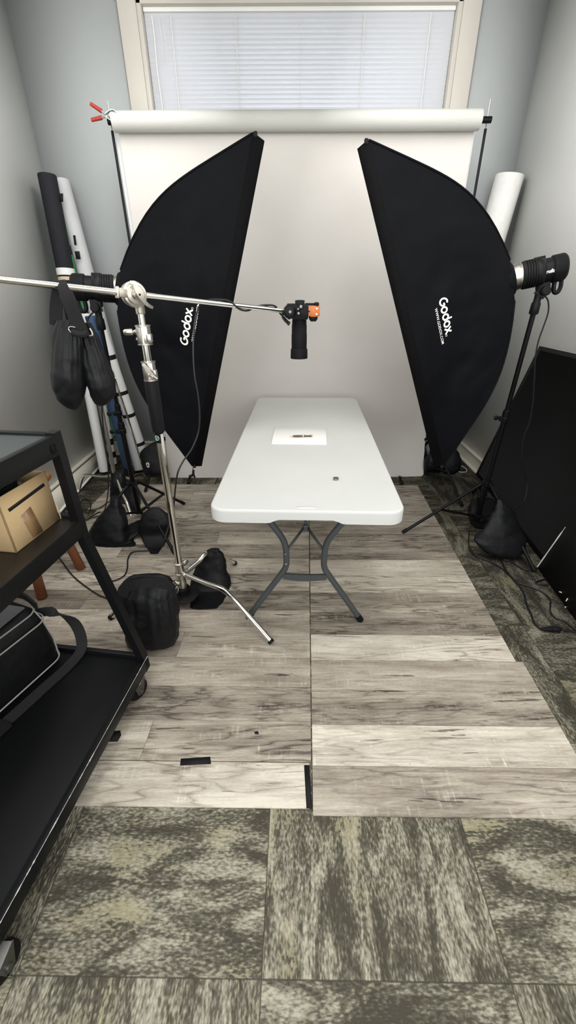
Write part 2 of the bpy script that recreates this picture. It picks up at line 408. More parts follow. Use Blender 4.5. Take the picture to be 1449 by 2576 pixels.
# back wall with the window opening
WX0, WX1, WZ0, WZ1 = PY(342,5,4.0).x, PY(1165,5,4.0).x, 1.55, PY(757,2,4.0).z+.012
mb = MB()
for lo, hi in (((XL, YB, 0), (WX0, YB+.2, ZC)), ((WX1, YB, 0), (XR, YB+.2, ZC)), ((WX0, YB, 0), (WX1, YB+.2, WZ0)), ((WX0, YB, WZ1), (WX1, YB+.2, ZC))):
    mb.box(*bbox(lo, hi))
struct(mb.build('wall_back', M['wall_dim']))
def baseboard(name, p0, p1, nrm):
    p0, p1, nrm = V(p0), V(p1), V(nrm); mb = MB()
    up = V((0,0,1))
    prof = [(0,0),(.020,0),(.020,.012),(.013,.016),(.013,.118),(.022,.122),(.022,.132),(.010,.140),(0,.140)]
    mb.quad_strip([[p + nrm*a + up*b for a, b in prof] for p in (p0, p1)])
    return struct(mb.build(name, M['base']))
baseboard('baseboard_left', (XL, YF, 0), (XL, YB, 0), (1,0,0))
baseboard('baseboard_right', (XR, YF, 0), (XR, YB, 0), (-1,0,0))
baseboard('baseboard_back', (XL+.03, YB, 0), (XR-.03, YB, 0), (0,-1,0))
for nm, x, s in (('trim_1', XL, 1), ('trim_2', XR, -1)):
    mb = MB(); mb.box((x+s*.0165, (YF+YB)/2, .134), (.033, YB-YF-.06, .016), bev=.005)
    mb.box((x+s*.0215, (YF+YB)/2, .009), (.043, YB-YF-.06, .018), bev=.006)
    struct(mb.build(nm, M['capw']))
# window: casing, jamb, sash, pane
win = bpy.data.objects.new('window_1', None); col.objects.link(win); win.location = ((WX0+WX1)/2, YB, WZ0); ORG['window_1'] = V(win.location); struct(win)
mb = MB()
CW = PY(342,5,4.0).x - PY(295,5,4.0).x
mb.box(*bbox((WX0-CW, YB-.022, WZ0-.1), (WX0, YB, WZ1+.14)), bev=.004)
mb.box(*bbox((WX1, YB-.022, WZ0-.1), (WX1+CW, YB, WZ1+.14)), bev=.004)
mb.box(*bbox((WX0-CW-.02, YB-.028, WZ1-.006), (WX1+CW+.02, YB, WZ1+.16)), bev=.004)
mb.box(*bbox((WX0-CW, YB-.022, WZ0-.12), (WX1+CW, YB, WZ0-.02)), bev=.004)
struct(mb.build('window_casing', M['trim'], win))
mb = MB()
for x, s in ((WX0, 1), (WX1, -1)):
    mb.box(*bbox((min(x, x+s*.03), YB-.012, WZ0), (max(x, x+s*.03), YB+.14, WZ1)), bev=.003)
mb.box(*bbox((WX0, YB-.012, WZ1-.025), (WX1, YB+.14, WZ1)), bev=.003)
mb.box(*bbox((WX0, YB-.05, WZ0-.02), (WX1, YB+.14, WZ0+.012)), bev=.003)
struct(mb.build('window_frame', M['trim'], win))
mb = MB().box(((WX0+WX1)/2, YB+.15, (WZ0+WZ1)/2), (WX1-WX0-.02, .006, WZ1-WZ0-.02))
struct(mb.build('window_glass', M['pane'], win))
# venetian blind inside the frame
BX0, BX1 = WX0+.034, WX1-.034
bl = thing('venetian_blind', 'white closed horizontal slat blind filling the daylit window', 'blind', ((BX0+BX1)/2, YB+.05, WZ0+.02))
MB().box(((BX0+BX1)/2, YB+.045, WZ1-.036), (BX1-BX0, .04, .022), bev=.003).build('headrail', M['white'], bl)
MB().box(((BX0+BX1)/2, YB+.045, WZ0+.03), (BX1-BX0, .026, .014), bev=.003).build('bottom_rail', M['white'], bl)
z = WZ1-.058; slats = 0
while z > WZ0+.045:
    vis = z > 2.28
    mb = MB(); prof = []
    for k in range(5):
        t = (k-2)/2; prof.append(V((0, .0060*t - .0026*(1-t*t), -.0165*t)))
    rings = []
    for x in (BX0, BX1):
        rings.append([V((x, YB+.05+p.y, z+p.z)) for p in prof] + [V((x, YB+.0507+p.y, z+p.z)) for p in reversed(prof)])
    mb.quad_strip(rings)
    mb.build('slat', M['slat'], bl, smooth=60)
    z -= .0252; slats += 1
for px in (428, 592, 757, 918, 1085):
    x = PY(px, 20, YB+.04).x
    MB().tube([(x + .0016*math.sin(i*2.1), YB+.026+.001*math.cos(i*2.1), WZ1-.06-i*(WZ1-WZ0-.1)/60) for i in range(61)], (.0034 if px != 757 else .0014), 6).build('ladder_cord', M['white'], bl)
MB().tube([(BX0+.055+.003*math.sin(i), YB+.018, WZ1-.07-i*.055) for i in range(16)], .0042, 8).build('tilt_wand', M['white'], bl)
mb = MB()
for dx in (.10, .125): mb.tube([(BX0+dx, YB+.020, WZ1-.07), (BX0+dx+.004, YB+.019, WZ1-.2), (BX0+dx-.002, YB+.018, WZ1-.29)], .0014, 6)
mb.build('pull_cord', M['white'], bl)

# ---------------------------------------------------------------- plank flooring
EX, EY = V((1, -.0165, 0)), V((.042, 1, 0))
O = V((.075, .70, 0))
ROWH = .1575
def planks(name, rows, label):
    bm = bmesh.new(); th = .005
    seed, tone, saw = [], [], []
    for (x0, x1, y0, y1, tn, sw, sd) in rows:
        g = .0006
        q = [O + EX*(x0+g) + EY*(y0+g), O + EX*(x1-g) + EY*(y0+g), O + EX*(x1-g) + EY*(y1-g), O + EX*(x0+g) + EY*(y1-g)]
        a = [bm.verts.new((p.x, p.y, .0005)) for p in q]; b = [bm.verts.new((p.x, p.y, th)) for p in q]
        fs = [bm.faces.new(b), bm.faces.new(list(reversed(a)))]
        for i in range(4): fs.append(bm.faces.new((a[i], a[(i+1) % 4], b[(i+1) % 4], b[i])))
        for f in fs: seed.append(sd); tone.append(tn); saw.append(sw)
    me = bpy.data.meshes.new(name); bm.to_mesh(me); bm.free()
    for nm, vals in (('seed', seed), ('tone', tone), ('rough_sawn', saw)):
        at = me.attributes.new(nm, 'FLOAT', 'FACE'); at.data.foreach_set('value', vals)
    me.materials.append(M['plank'])
    o = bpy.data.objects.new(name, me); col.objects.link(o)
    return tag(o, label, 'flooring')
# tones per row from the front: (tone, scuffed)
RT = [(.60,.25),(.86,.35),(.50,1.0),(.60,.3),(.86,.15),(.42,1.0),(.58,.2),(.78,.2),(.80,.3),(.42,.9),(.52,.3),(.50,.4),(.62,.2),(.50,.5),(.68,.2),(.58,.3)]
LT = [(.60,.3),(.60,.3),(.47,1.0),(.60,.25),(.66,.25),(.60,.4),(.47,.9),(.64,.2),(.72,.3),(.52,.7),(.66,.2),(.50,.5),(.72,.2),(.56,.4),(.74,.2),(.60,.3)]
rows = []
for i, (t, s) in enumerate(RT):
    x1 = .955 if i < 4 else .925
    rows.append((.0, x1, i*ROWH, (i+1)*ROWH, t, s, .11*i+.37))
planks('plank_flooring', rows, 'right half of the weathered grey wood plank flooring laid loose on carpet')
rows = []
for i, (t, s) in enumerate(LT):
    if i == 0: continue
    jt = -1.22 if i % 3 == 0 else (-.62 if i % 3 == 1 else -.95)
    xl = -1.62 - .12*((i*7) % 3)/2
    if i > 12: xl = -1.70
    rows.append((jt, -.004, i*ROWH+.012, (i+1)*ROWH+.012, t, s, .173*i+.05))
    rows.append((xl, jt, i*ROWH+.012, (i+1)*ROWH+.012, min(.9, t+(.13 if i % 2 else -.12)), .3, .291*i+.61))
planks('plank_flooring', rows, 'left half of the grey wood plank flooring, under the chrome boom stand')
planks('loose_plank', [(-1.2, -.010, .020, ROWH+.010, .88, .35, .77)], 'pale whitewashed loose plank at the front, joined with black tape')

def tape(pts, label, z=.0052, th=.0012):
    q = [PZ(x, y, z) for x, y in pts]
    o = MB().slab(q, (0,0,1), th).build('black_tape', M['btape']); return tag(o, label, 'tape', 'tape strips on the planks')
tape([(453,1926),(531,1922),(529,1904),(455,1909)], 'short black tape strip across the back edge of the pale loose plank')
tape([(771,2034),(785,2034),(778,1925),(765,1925)], 'long black tape strip running toward the table on the centre seam')
tape([(262,1866),(296,1866),(305,1850),(303,1838),(262,1841)], 'black tape end poking out from under the cart')
o = MB().sphere(PZ(645,1843,.0095), .005, (1.5,1,.7)).sphere(PZ(649,1845,.008), .003).build('debris_speck', M['rubber']); tag(o, 'tiny dark speck of debris on the planks', 'debris')

# ---------------------------------------------------------------- backdrop
YR, ZR, RR = 3.45, 2.42, .052
pA, pB = PY(285, 305, YR), PY(1207, 303, YR)
ZR = (pA.z+pB.z)/2
rollt = thing('seamless_paper_backdrop', 'wide warm white seamless paper hanging from a roll below the window', 'backdrop', ((pA.x+pB.x)/2, YR, 0))
mb = MB(); mb.cyl((pA.x, YR, ZR), (pB.x, YR, ZR), RR, seg=48); mb.build('paper_roll', M['paper_roll'], rollt)
mb = MB(); mb.lathe((pB.x-.001, YR, ZR), (1,0,0), [(0,.040),(.004,.040),(.006,.034)]); mb.build('core_end', M['card_e'], rollt)
def sheet(x0, x1, y, ymid, zend_y, name, m_, yoff=0, nx=30, ztop=None):
    mb = MB(); rings = []
    zt = ztop or ZR
    NZ = 60
    for i in range(NZ+1):
        t = i/NZ; zz = zt*(1-t)
        ring = []
        for k in range(nx+1):
            u = k/nx; x = x0 + (x1-x0)*u
            sweep = max(0, (1-zz/.45))**2.2*.11 if zz < .45 else 0
            curl = .035*(abs(2*u-1))**14*min(1, (2.3-zz))*.4
            w = .004*noise.noise(V((x*1.6, zz*1.1, 3)))+.002*noise.noise(V((x*5, zz*2, 7)))
            ring.append(V((x, y - sweep + curl + w + yoff, max(zz, .0018))))
        rings.append(ring)
    front = rings; back = [[p+V((0,.0012,0)) for p in r] for r in rings]
    mb.quad_strip([f + list(reversed(b)) for f, b in zip(front, back)])
    return mb.build(name, m_, rollt, smooth=80)
YS = YR + RR + .002
xa, xb = PY(299, 335, YS).x, PY(1191, 335, YS).x
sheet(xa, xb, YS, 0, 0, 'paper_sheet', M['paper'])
sheet(PY(286,335,YS).x, PY(1198,335,YS).x, YS+.03, 0, 0, 'backing_sheet', M['paper_w'], ztop=ZR-.01)
# crossbar
cbl, cbr = PY(262, 296, YR), PY(1237, 293, YR)
o = MB().cyl((cbl.x+.02, YR, ZR), (cbr.x, YR, ZR), .017, seg=24).build('crossbar', M['bmetal']); tag(o, 'black crossbar tube through the backdrop paper roll, between two stands', 'crossbar')

def tripod(name, label, base, ztop, hub, feet, rp, m_=M['bmetal'], group=None, seghts=(), low=.07, brace=True, feetm=None, pole_to=None, tilt=V((0,0,0)), knobdir=V((-1,-.3,0))):
    """light stand: pole sections, collars with knobs, hub, three legs with braces. tilt: lean per metre"""
    t = thing(name, label, 'light stand', base, group)
    at = lambda z: V((base.x + tilt.x*z, base.y + tilt.y*z, z))
    secs = sorted([.05] + list(seghts) + [ztop])
    mb = MB(); r = rp
    for a, b in zip(secs[:-1], secs[1:]):
        mb.cyl(at(a), at(b), r, seg=20); r *= .82
    mb.build('pole', m_, t)
    r = rp
    for s_ in seghts:
        mb = MB().lathe(at(s_-.045), (tilt.x, tilt.y, 1), [(0,r*1.1),(.004,r*1.45),(.03,r*1.5),(.034,r*1.25),(.06,r*1.3),(.075,r*1.15),(.078,r*.9)])
        mb.box(at(s_-.028)+knobdir.normalized()*r*1.6, (r*1.3, r*1.3, .03), bev=.003)
        mb.build('collar', M['bplastic'], t)
        kd = knobdir.normalized()
        mb = MB().cyl(at(s_-.028)+kd*r*1.5, at(s_-.028)+kd*(r*2+.022), .006)
        mb.sphere(at(s_-.028)+kd*(r*2+.030), .014, (1,.5,1.1))
        mb.build('knob', M['bplastic'], t); r *= .82
    mb = MB().lathe(at(hub-.02), (0,0,1), [(0,rp*1.3),(.004,rp*1.9),(.028,rp*1.9),(.034,rp*1.3)])
    for f in feet:
        d = (V(f)-at(hub)); d.z = 0; d.normalize(); mb.box(at(hub-.004)+d*rp*2.1, (.03,.03,.028), bev=.004)
    mb.build('hub', M['bplastic'], t)
    lh = low
    mb = MB().lathe(at(lh-.015), (0,0,1), [(0,rp*1.2),(.004,rp*1.7),(.022,rp*1.7),(.026,rp*1.2)])
    mb.build('lower_collar', M['bplastic'], t)
    for f in feet:
        f = V(f); d = f-at(hub); d.z = 0; d.normalize(); top = at(hub-.006)+d*rp*2.4
        mb = MB().tube([top, f+V((0,0,.010))], .0105, 12); lg = mb.build('leg', m_, t)
        u = (f-top).normalized(); MB().cyl(f-u*.035+V((0,0,.011)), f+V((0,0,.0105)), .0125, seg=14).build('foot_cap', feetm or M['rubber'], lg)
        if brace:
            mid = top.lerp(f, .52)+V((0,0,.004)); side = V((-d.y, d.x, 0))*.009
            mb = MB()
            mb.tube([at(lh)+d*rp*1.5+side, mid+side], .0055, 8); mb.tube([at(lh)+d*rp*1.5-side, mid-side], .0055, 8)
            mb.sphere(mid, .011, (1,1,1)); mb.build('brace', m_, t)
    return t, at
# backdrop stands
bl0 = PY(411, 1165, 3.50); bl_base = V((PY(278,310,3.50).x+.02, 3.50, 0))
bl_base = V((PY(328,620,3.50).x, 3.50, 0))
tl_, at_ = tripod('backdrop_stand', 'thin black stand holding the left end of the backdrop roll', bl_base, ZR-.03, .33,
    [PZ(366,1240), bl_base+V((-.10,.42,.0)), bl_base+V((.45,.30,0))], .0125, seghts=(.95, 1.6))
MB().cyl(at_(ZR-.03), at_(ZR+.11), .004).build('top_pin', M['dchrome'], tl_)
br_base = V((PY(1191,505,3.50).x, 3.50, 0))
tr_, at_ = tripod('backdrop_stand', 'thin black stand holding the right end of the backdrop roll', br_base, ZR-.03, .33,
    [PZ(1162,1275), br_base+V((.02,.42,0)), br_base+V((-.45,.28,0))], .0125, seghts=(.95, 1.6))
MB().cyl(at_(ZR-.03), at_(ZR+.11), .004).build('top_pin', M['dchrome'], tr_)
# spring clamp at the left roll end
def clampf(name, label, c, sc, open_, hm, loc=None):
    """A-clamp; c = pivot; drawn in the x-z plane"""
    t = thing(name, label, 'clamp', c)
    for s_ in (1, -1):
        a = open_[0 if s_ > 0 else 1]
        d = V((-math.cos(a), 0, math.sin(a)))
        MB().tube([c + V((-.012,0,s_*.006))*sc, c+d*.045*sc+V((0,0,s_*.004))*sc, c+d*.052*sc+V((0,0,s_*.004))*sc], .008*sc, 10, flat=.7).build('handle_arm', M['galv'], t)
        MB().tube([c+d*.045*sc+V((0,0,s_*.004))*sc, c+d*.085*sc+V((0,0,s_*.005))*sc, c+d*.125*sc+V((0,0,s_*.006))*sc], .0125*sc, 12, radii=lambda u: sc*(.0135-.002*u)).build('handle', hm, t)
        j = MB().band([c+V((-.015,0,s_*.008))*sc, c+V((.02,0,s_*.026))*sc, c+V((.05,0,s_*.030))*sc, c+V((.072,0,s_*.012))*sc], .024*sc, .006*sc, (0,1,0), 4)
        j.build('jaw', M['galv'], t)
    MB().torus(c, .011*sc, .004*sc, (0,1,0), 20, 6).build('spring', M['dchrome'], t)
    return t
cp = PY(271, 291, YR-.035)
clampf('spring_clamp', 'large spring clamp with red handles at the left end of the paper roll', cp, .85, (R(28), R(-8)), M['red'])
# small clamps holding the paper foot
for px, py, lb in ((481,1183,'small black spring clamp at the foot of the backdrop, left of the table'), (1012,1186,'small black spring clamp with red tip on the carpet, right of the table')):
    b = PZ(px-4, py+26, .012)
    t = thing('small_clamp', lb, 'clamp', (b.x, b.y, 0), 'small clamps at the paper foot')
    for s_ in (-1, 1):
        MB().tube([b+V((s_*.008,-.05,.0)), b+V((s_*.010,-.02,.008)), b+V((s_*.005,.02,.016))], .007, 8).build('handle', M['bplastic'], t)
    MB().box(b+V((0,.035,.02)), (.020,.035,.028), bev=.004).build('jaw', M['bplastic'], t)
    MB().box(b+V((0,.058,.024)), (.012,.012,.012), bev=.003).build('jaw_tip', M['red'], t)

# ---------------------------------------------------------------- soft boxes
def stroke_logo(fn, strokes, lw):
    """flat ribbon letters; strokes in text space (x right, y up); fn maps to 3D point + normal"""
    mb = MB()
    for st, closed in strokes:
        pts = [V((p[0], p[1], 0)) for p in st]; N = len(pts); L, Rr = [], []
        for i, p in enumerate(pts):
            a = pts[(i-1) % N] if (closed or i) else p; b = pts[(i+1) % N] if (closed or i < N-1) else p
            d = (b-a).normalized(); nn = V((-d.y, d.x, 0))*lw/2; L.append(p+nn); Rr.append(p-nn)
        rings = []
        for A, B in zip(L, Rr):
            q = []
            for p, off in ((A, .0015), (B, .0015), (B, .0005), (A, .0005)): q.append(fn(p.x, p.y, off))
            rings.append(q)
        if closed:
            bm = mb.bm; vr = [[bm.verts.new(p) for p in r] for r in rings]; vr.append(vr[0])
            for A, B in zip(vr[:-1], vr[1:]):
                for k in range(4): bm.faces.new((A[k], A[(k+1) % 4], B[(k+1) % 4], B[k]))
        else: mb.quad_strip(rings)
    return mb
def arc(cx, cy, r, a0, a1, n_=18, ry=None):
    ry = ry or r
    return [(cx+r*math.cos(R(a0+(a1-a0)*i/n_)), cy+ry*math.sin(R(a0+(a1-a0)*i/n_))) for i in range(n_+1)]
def godox_strokes():
    S = []
    # G: open arc with inward bar
    S.append((arc(.5, .5, .42, 62, 350, 26) + [(.92,.52),(.58,.52)], False))
    x = 1.42
    S.append((arc(x, .40, .32, 0, 345, 22), True)); x = 2.30
    S.append((arc(x, .40, .32, 0, 345, 22), True)); S.append(([(x+.33,.16),(x+.33,.70),(x+.36,1.12)], False)); x = 3.18
    S.append((arc(x, .40, .32, 0, 345, 22), True)); x = 3.66
    S.append(([(x,.02),(x+.30,.38),(x+.62,.78)], False)); S.append(([(x+.02,.78),(x+.32,.38),(x+.66,.02)], False))
    return S, 4.35
TXT = {}
def text_polys(body, size, bold=0.0):
    """triangulated flat text in its own plane"""
    cu = bpy.data.curves.new('t', 'FONT'); cu.body = body; cu.size = size; cu.offset = bold; cu.resolution_u = 3; cu.fill_mode = 'FRONT'
    o = bpy.data.objects.new('t', cu); col.objects.link(o)
    dg = bpy.context.evaluated_depsgraph_get(); dg.update()
    me = bpy.data.meshes.new_from_object(o.evaluated_get(dg)); bpy.data.objects.remove(o); bpy.data.curves.remove(cu)
    vs = [v.co.copy() for v in me.vertices]; fs = [list(p.vertices) for p in me.polygons]; bpy.data.meshes.remove(me)
    return vs, fs
def text_mesh(fn, body, size, bold=0, off=(0,0), thick=.001):
    vs, fs = text_polys(body, size, bold); mb = MB(); bm = mb.bm
    a = [bm.verts.new(fn(v.x+off[0], v.y+off[1], .0015)) for v in vs]
    for f in fs:
        try: bm.faces.new([a[i] for i in f])
        except ValueError: pass
    r = bmesh.ops.extrude_face_region(bm, geom=list(bm.faces))
    nv = [g for g in r['geom'] if isinstance(g, bmesh.types.BMVert)]
    nrm = fn(.01, .01, .0015) - fn(.01, .01, .0005)
    for v in nv: v.co -= nrm
    return mb

def softbox(label, Nt, Nb, yawdeg, side, wid, depth, shift, logo, seedn):
    """side=+1: face toward +x (left box). Nt/Nb near rim corners."""
    Nt, Nb = V(Nt), V(Nb); Lr = (Nt-Nb).length; lv = (Nt-Nb).normalized()
    s = V((-side*math.sin(R(yawdeg)), math.cos(R(yawdeg)), 0)); s = (s - lv*s.dot(lv)).normalized()
    nf = s.cross(lv)*(1 if side > 0 else -1); nf.normalize()
    if nf.x*side < 0: nf = -nf
    Cn = (Nt+Nb)/2 + s*wid/2 + lv*shift*0
    gl_ = lambda t: 1-.58*t-.30*t**6
    gs_ = lambda t: 1-.46*t-.26*t**6
    def pt(u, w, t, wr=1.0):
        """u,w in -1..1 across the long and short axes, t depth"""
        a = gl_(t)*Lr/2; b_ = gs_(t)*wid/2
        sag = .018*math.sin(math.pi*min(1, t))   # cloth pulled in between rods
        p = Cn + lv*(u*a + shift*t) + s*(w*b_) - nf*(depth*t)
        edge = (1-abs(u)**3) if abs(w) > .999 else (1-abs(w)**3)
        inn = (s*(-w) if abs(w) > .999 else lv*(-u))
        p = p + inn*sag*edge
        q = p*5 + V((seedn, 0, 0))
        p = p + inn*wr*edge*math.sin(math.pi*min(t+.04,1))*(.012*noise.noise(q)+.007*noise.noise(q*2.7)+.010*abs(noise.noise(V((u*3, t*1.2, seedn)))))
        return p
    tgt = Cn + lv*shift - nf*depth
    tb = thing('strip_softbox', label, 'softbox', tgt)
    mb = MB(); NU, NT = 40, 26
    for w in (-1, 1):
        rings = [[pt(-1+2*i/NU, w, j/NT) for i in range(NU+1)] for j in range(NT+1)]
        mb.quad_strip(rings, closed=False)
    for u in (-1, 1):
        rings = [[pt(u, -1+2*i/14, j/NT) for i in range(15)] for j in range(NT+1)]
        mb.quad_strip(rings, closed=False)
    bmesh.ops.remove_doubles(mb.bm, verts=mb.bm.verts, dist=.0006)
    o = mb.build('shell', M['fabric'], tb, smooth=50)
    so = o.modifiers.new('thick', 'SOLIDIFY'); so.thickness = .0025; so.offset = 0
    # piped seams over the bent rods
    for u in (-1, 1):
        for w in (-1, 1):
            pts = [pt(u, w, j/20) for j in range(21)]
            MB().tube(pts, .0048, 8).build('rod_seam', M['fabric'], tb)
    # lip around the face
    mb = MB(); lp = .055
    for w in (-1, 1):
        q = [pt(-1, w, 0, 0), pt(1, w, 0, 0)]
        mb.slab([q[0]-nf*.0, q[1]-nf*.0, q[1]+nf*lp-lv*.012, q[0]+nf*lp+lv*.012], s*w, .004)
    for u in (-1, 1):
        q = [pt(u, -1, 0, 0), pt(u, 1, 0, 0)]
        mb.slab([q[0], q[1], q[1]+nf*lp-lv*u*.012, q[0]+nf*lp-lv*u*.012], lv*u, .004)
    mb.build('lip', M['lip'], tb)
    mb = MB(); q = [Cn + lv*a*Lr/2*.985 + s*b_*wid/2*.97 + nf*.02 for a, b_ in ((-1,-1),(1,-1),(1,1),(-1,1))]
    mb.slab(q, nf, .002); mb.build('diffuser', M['foamw'], tb)
    # collar around the strobe head
    MB().lathe(tgt+nf*.03, -nf, [(0,.088),(.02,.090),(.045,.078),(.05,.07)]).build('neck', M['fabric'], tb)
    # small rod tip tabs on rim corners
    for c_ in (Nt, Nb): MB().box(c_+nf*.012, (.016,.016,.02), bev=.003).build('corner_tab', M['strap'], tb)
    # logo
    cu, ct, size, flip = logo
    def fn(x, y, off):
        # text space metres -> panel params
        u = cu + (-x if flip > 0 else x)/(Lr/2*gl_(ct)); t = ct + y/depth
        p = pt(u, -1, t); e = .01
        n1 = (pt(u+e, -1, t)-p).cross(pt(u, -1, t+e)-p).normalized()
        if n1.y > 0: n1 = -n1
        return p + n1*(off+.0022)
    S, wd = godox_strokes(); k = size/wd
    S2 = [([((x-wd/2)*k, y*k) for x, y in st], c) for st, c in S]
    stroke_logo(fn, S2, .20*k).build('logo_print', M['logo'], tb)
    text_mesh(fn, 'WWW.GODOX.COM', .0205*size/.2, .0001, (-size*.30, -.030*size/.2)).build('web_address_print', M['logo'], tb)
    rc = ((wd/2+.14)*k, .10*k)
    stroke_logo(fn, [(arc(rc[0], rc[1], .10*k, 0, 345, 14), True)], .03*k).build('registered_mark', M['logo'], tb)
    return tb, tgt, nf, lv, s
LB = softbox('black softbox on the left, tilted with its point by the boom stand', PY(636,335,2.35), PY(484,1172,2.35), 14, 1, .52, .50, .03, (-.075,.262,.185,-1), 1.0)
RB = softbox('black softbox on the right, standing beside the large black board', PY(928,352,2.35), PY(1116,1172,2.35), 14, -1, .52, .515, .03, (-.010,.295,.180,1), 5.0)
# hanging toggle at the lower corner of the left box
a = PY(484,1172,2.35)
o = thing('toggle_cord', 'short black cord toggle dangling from the lower tip of the left softbox', 'cord', a+V((0,.01,-.07)))
MB().tube([a+V((0,0,-.012)), a+V((.003,.0,-.03))], .003, 6).build('red_loop', M['red'], o)
MB().tube([a+V((.003,.0,-.028)), a+V((.0,0,-.05)), a+V((-.012,.0,-.068))], .0075, 8).tube([a+V((.0,0,-.05)), a+V((.006,.0,-.078))], .006, 8).build('cord_end', M['strap'], o)

# ---------------------------------------------------------------- strobes
def strobe(label, fr, rear, ax_side, logo_side):
    """flash head from mounting ring centre fr to rear end"""
    fr, rear = V(fr), V(rear); L = (rear-fr).length; d = (rear-fr).normalized()
    t = thing('strobe_head', label, 'studio flash', fr)
    side = d.cross(V((0,0,1))).normalized(); up = side.cross(d).normalized()
    if up.z < 0: up = -up
    MB().lathe(fr, d, [(-.02,.060),(0,.062),(.008,.0635),(.020,.060)]).build('speedring', M['nickel'], t)
    prof = [(.022,.062)]
    for k in range(5): h = .030+k*.012; prof += [(h,.066),(h+.006,.067),(h+.0075,.061),(h+.0105,.061)]
    prof += [(.094,.062)]
    MB().lathe(fr, d, prof, 36).build('focus_ring', M['rubber'], t)
    k = L
    b0 = MB().lathe(fr, d, [(.085,.050),(.088,.063),(.096,.066),(.112,.065),(.122,.060),(.127,.056),(k*.70,.056),(k*.71,.058)], 40)
    b0.box(fr+d*.104+up*.06, (.024,.05,.02), rot=Matrix((side, d, up)).transposed(), bev=.004)
    b0.build('body', M['bplastic'], t)
    MB().lathe(fr, d, [(k*.70,.057),(k*.72,.063),(k*.93,.064),(k*.97,.060),(k,.052),(k,.046),(k-.012,.044)], 40).build('rear_housing', M['bplastic_m'], t)
    # ventilation slots
    mb = MB()
    for q in range(3):
        ang = R(12-14*q); dirv = (side*logo_side*math.cos(ang) + up*math.sin(ang+R(16)))
        mb.box(fr+d*(k*.56)+dirv.normalized()*.0562, (.002, k*.22, .004), rot=Matrix((dirv.normalized(), d, dirv.normalized().cross(d))).transposed())
    mb.build('vent_slots', M['dark'], t)
    # latch button
    MB().box(fr+d*.058+side*logo_side*.066, (.012,.034,.044), rot=Matrix((side, d, up)).transposed(), bev=.003).build('latch_button', M['nickel'], t)
    # bracket under the body, knob, power inlet, umbrella-tube handle
    bp = fr+d*.13
    mb = MB().band([bp-up*.05, bp-up*.085, bp+V((0,0,-.115))+d*.0], .052, .034, d, 3); mb.build('tilt_bracket', M['bplastic'], t)
    kn = MB().lathe(bp-up*.092, side*-logo_side*1, [(-.03,.02),(-.022,.021),(.02,.021),(.036,.019),(.055,.022),(.06,.016)]); kn.build('tilt_knob', M['rubber'], t)
    mb = MB().tube([fr+d*(k*.80)-up*.055, fr+d*(k*.78)-up*.085, fr+d*(k*.80)-up*.108, fr+d*(k*.87)-up*.112, fr+d*(k*.92)-up*.09, fr+d*(k*.93)-up*.055], .013, 10, smooth=4, flat=.8)
    mb.build('handle', M['bplastic'], t)
    MB().lathe(fr+d*(k*.46)-up*.05, -up-d*.4*0, [(0,.014),(.03,.012),(.038,.009)]).build('power_inlet', M['rubber'], t)
    return t, d, side, up, L
# right
rb_t, rb_n = RB[1], RB[2]
r_fr = rb_t - rb_n*.034
r_rear = PY(1424,670, r_fr.y-.05)
RS = strobe('black studio flash on the right softbox with white lettering on its side', r_fr, r_rear, 1, -1)
_t, d_, side_, up_, L_ = RS
near = -side_ if side_.y > 0 else side_
def fnp(x, y, off):
    # lettering wraps the barrel on the camera side; text runs along d_
    ang = y/.0565
    return r_fr + d_*(L_*.475+x) + (near*math.cos(ang) + up_*math.sin(ang))*(.0565+off)
text_mesh(fnp, 'Profoto', .0225, .0009, (.004,-.012)).build('brand_print', M['logo'], _t)
mb = MB(); bm = mb.bm
c0 = (-.010, -.008); pts = [(c0[0]-.006, c0[1])]+[(c0[0]+.006*math.cos(R(a)), c0[1]+.006*math.sin(R(a))) for a in range(180, -1, -20)]
vs = [bm.verts.new(fnp(x, y, .0015)) for x, y in pts[1:]]; vb = [bm.verts.new(fnp(x, y, .0005)) for x, y in pts[1:]]
bm.faces.new(vs); bm.faces.new(list(reversed(vb)))
for i in range(len(vs)): bm.faces.new((vs[i], vs[(i+1) % len(vs)], vb[(i+1) % len(vs)], vb[i]))
mb.build('emblem_print', M['logo'], _t)
# left
lb_t, lb_n = LB[1], LB[2]
l_fr = lb_t - lb_n*.004
l_rear = PY(182,722, l_fr.y-.05)
LS = strobe('black studio flash on the left softbox, behind the boom arm', l_fr, l_rear, 1, 1)

# light stands for the strobes
r_sock = r_fr + RS[1]*.13 + V((0,0,-.10))
rbase = PZ(1199, 1312); rbase = V((rbase.x, rbase.y, 0)); tl = V(((r_sock.x-rbase.x)/r_sock.z, (r_sock.y-rbase.y)/r_sock.z, 0))
rt_, rat = tripod('light_stand', 'black light stand carrying the right softbox, in front of the black board', rbase, r_sock.z-.015, .325,
    [PZ(1012,1343), PZ(1344,1440), V((1.52, 3.05, 0))], .0165, seghts=(.80,), tilt=tl, low=.05, knobdir=V((-1,-.2,.2)))
MB().lathe(rat(r_sock.z-.10), (tl.x,tl.y,1), [(0,.022),(.005,.024),(.05,.023),(.06,.018),(.10,.018)]).build('socket', M['bplastic'], rt_)
l_sock = l_fr + LS[1]*.13 + V((0,0,-.10))
lbase = PZ(352, 1300); lbase = V((lbase.x, lbase.y, 0)); tl = V(((l_sock.x-lbase.x)/l_sock.z, (l_sock.y-lbase.y)/l_sock.z, 0))
lt_, lat = tripod('light_stand', 'black light stand carrying the left softbox, behind the chrome boom stand', lbase, l_sock.z-.015, .30,
    [PZ(464,1270), PZ(440,1395), PZ(206,1372)], .0165, seghts=(.72,.84), tilt=tl, low=.05)
MB().lathe(lat(l_sock.z-.10), (tl.x,tl.y,1), [(0,.022),(.005,.024),(.05,.023),(.06,.018),(.10,.018)]).build('socket', M['bplastic'], lt_)

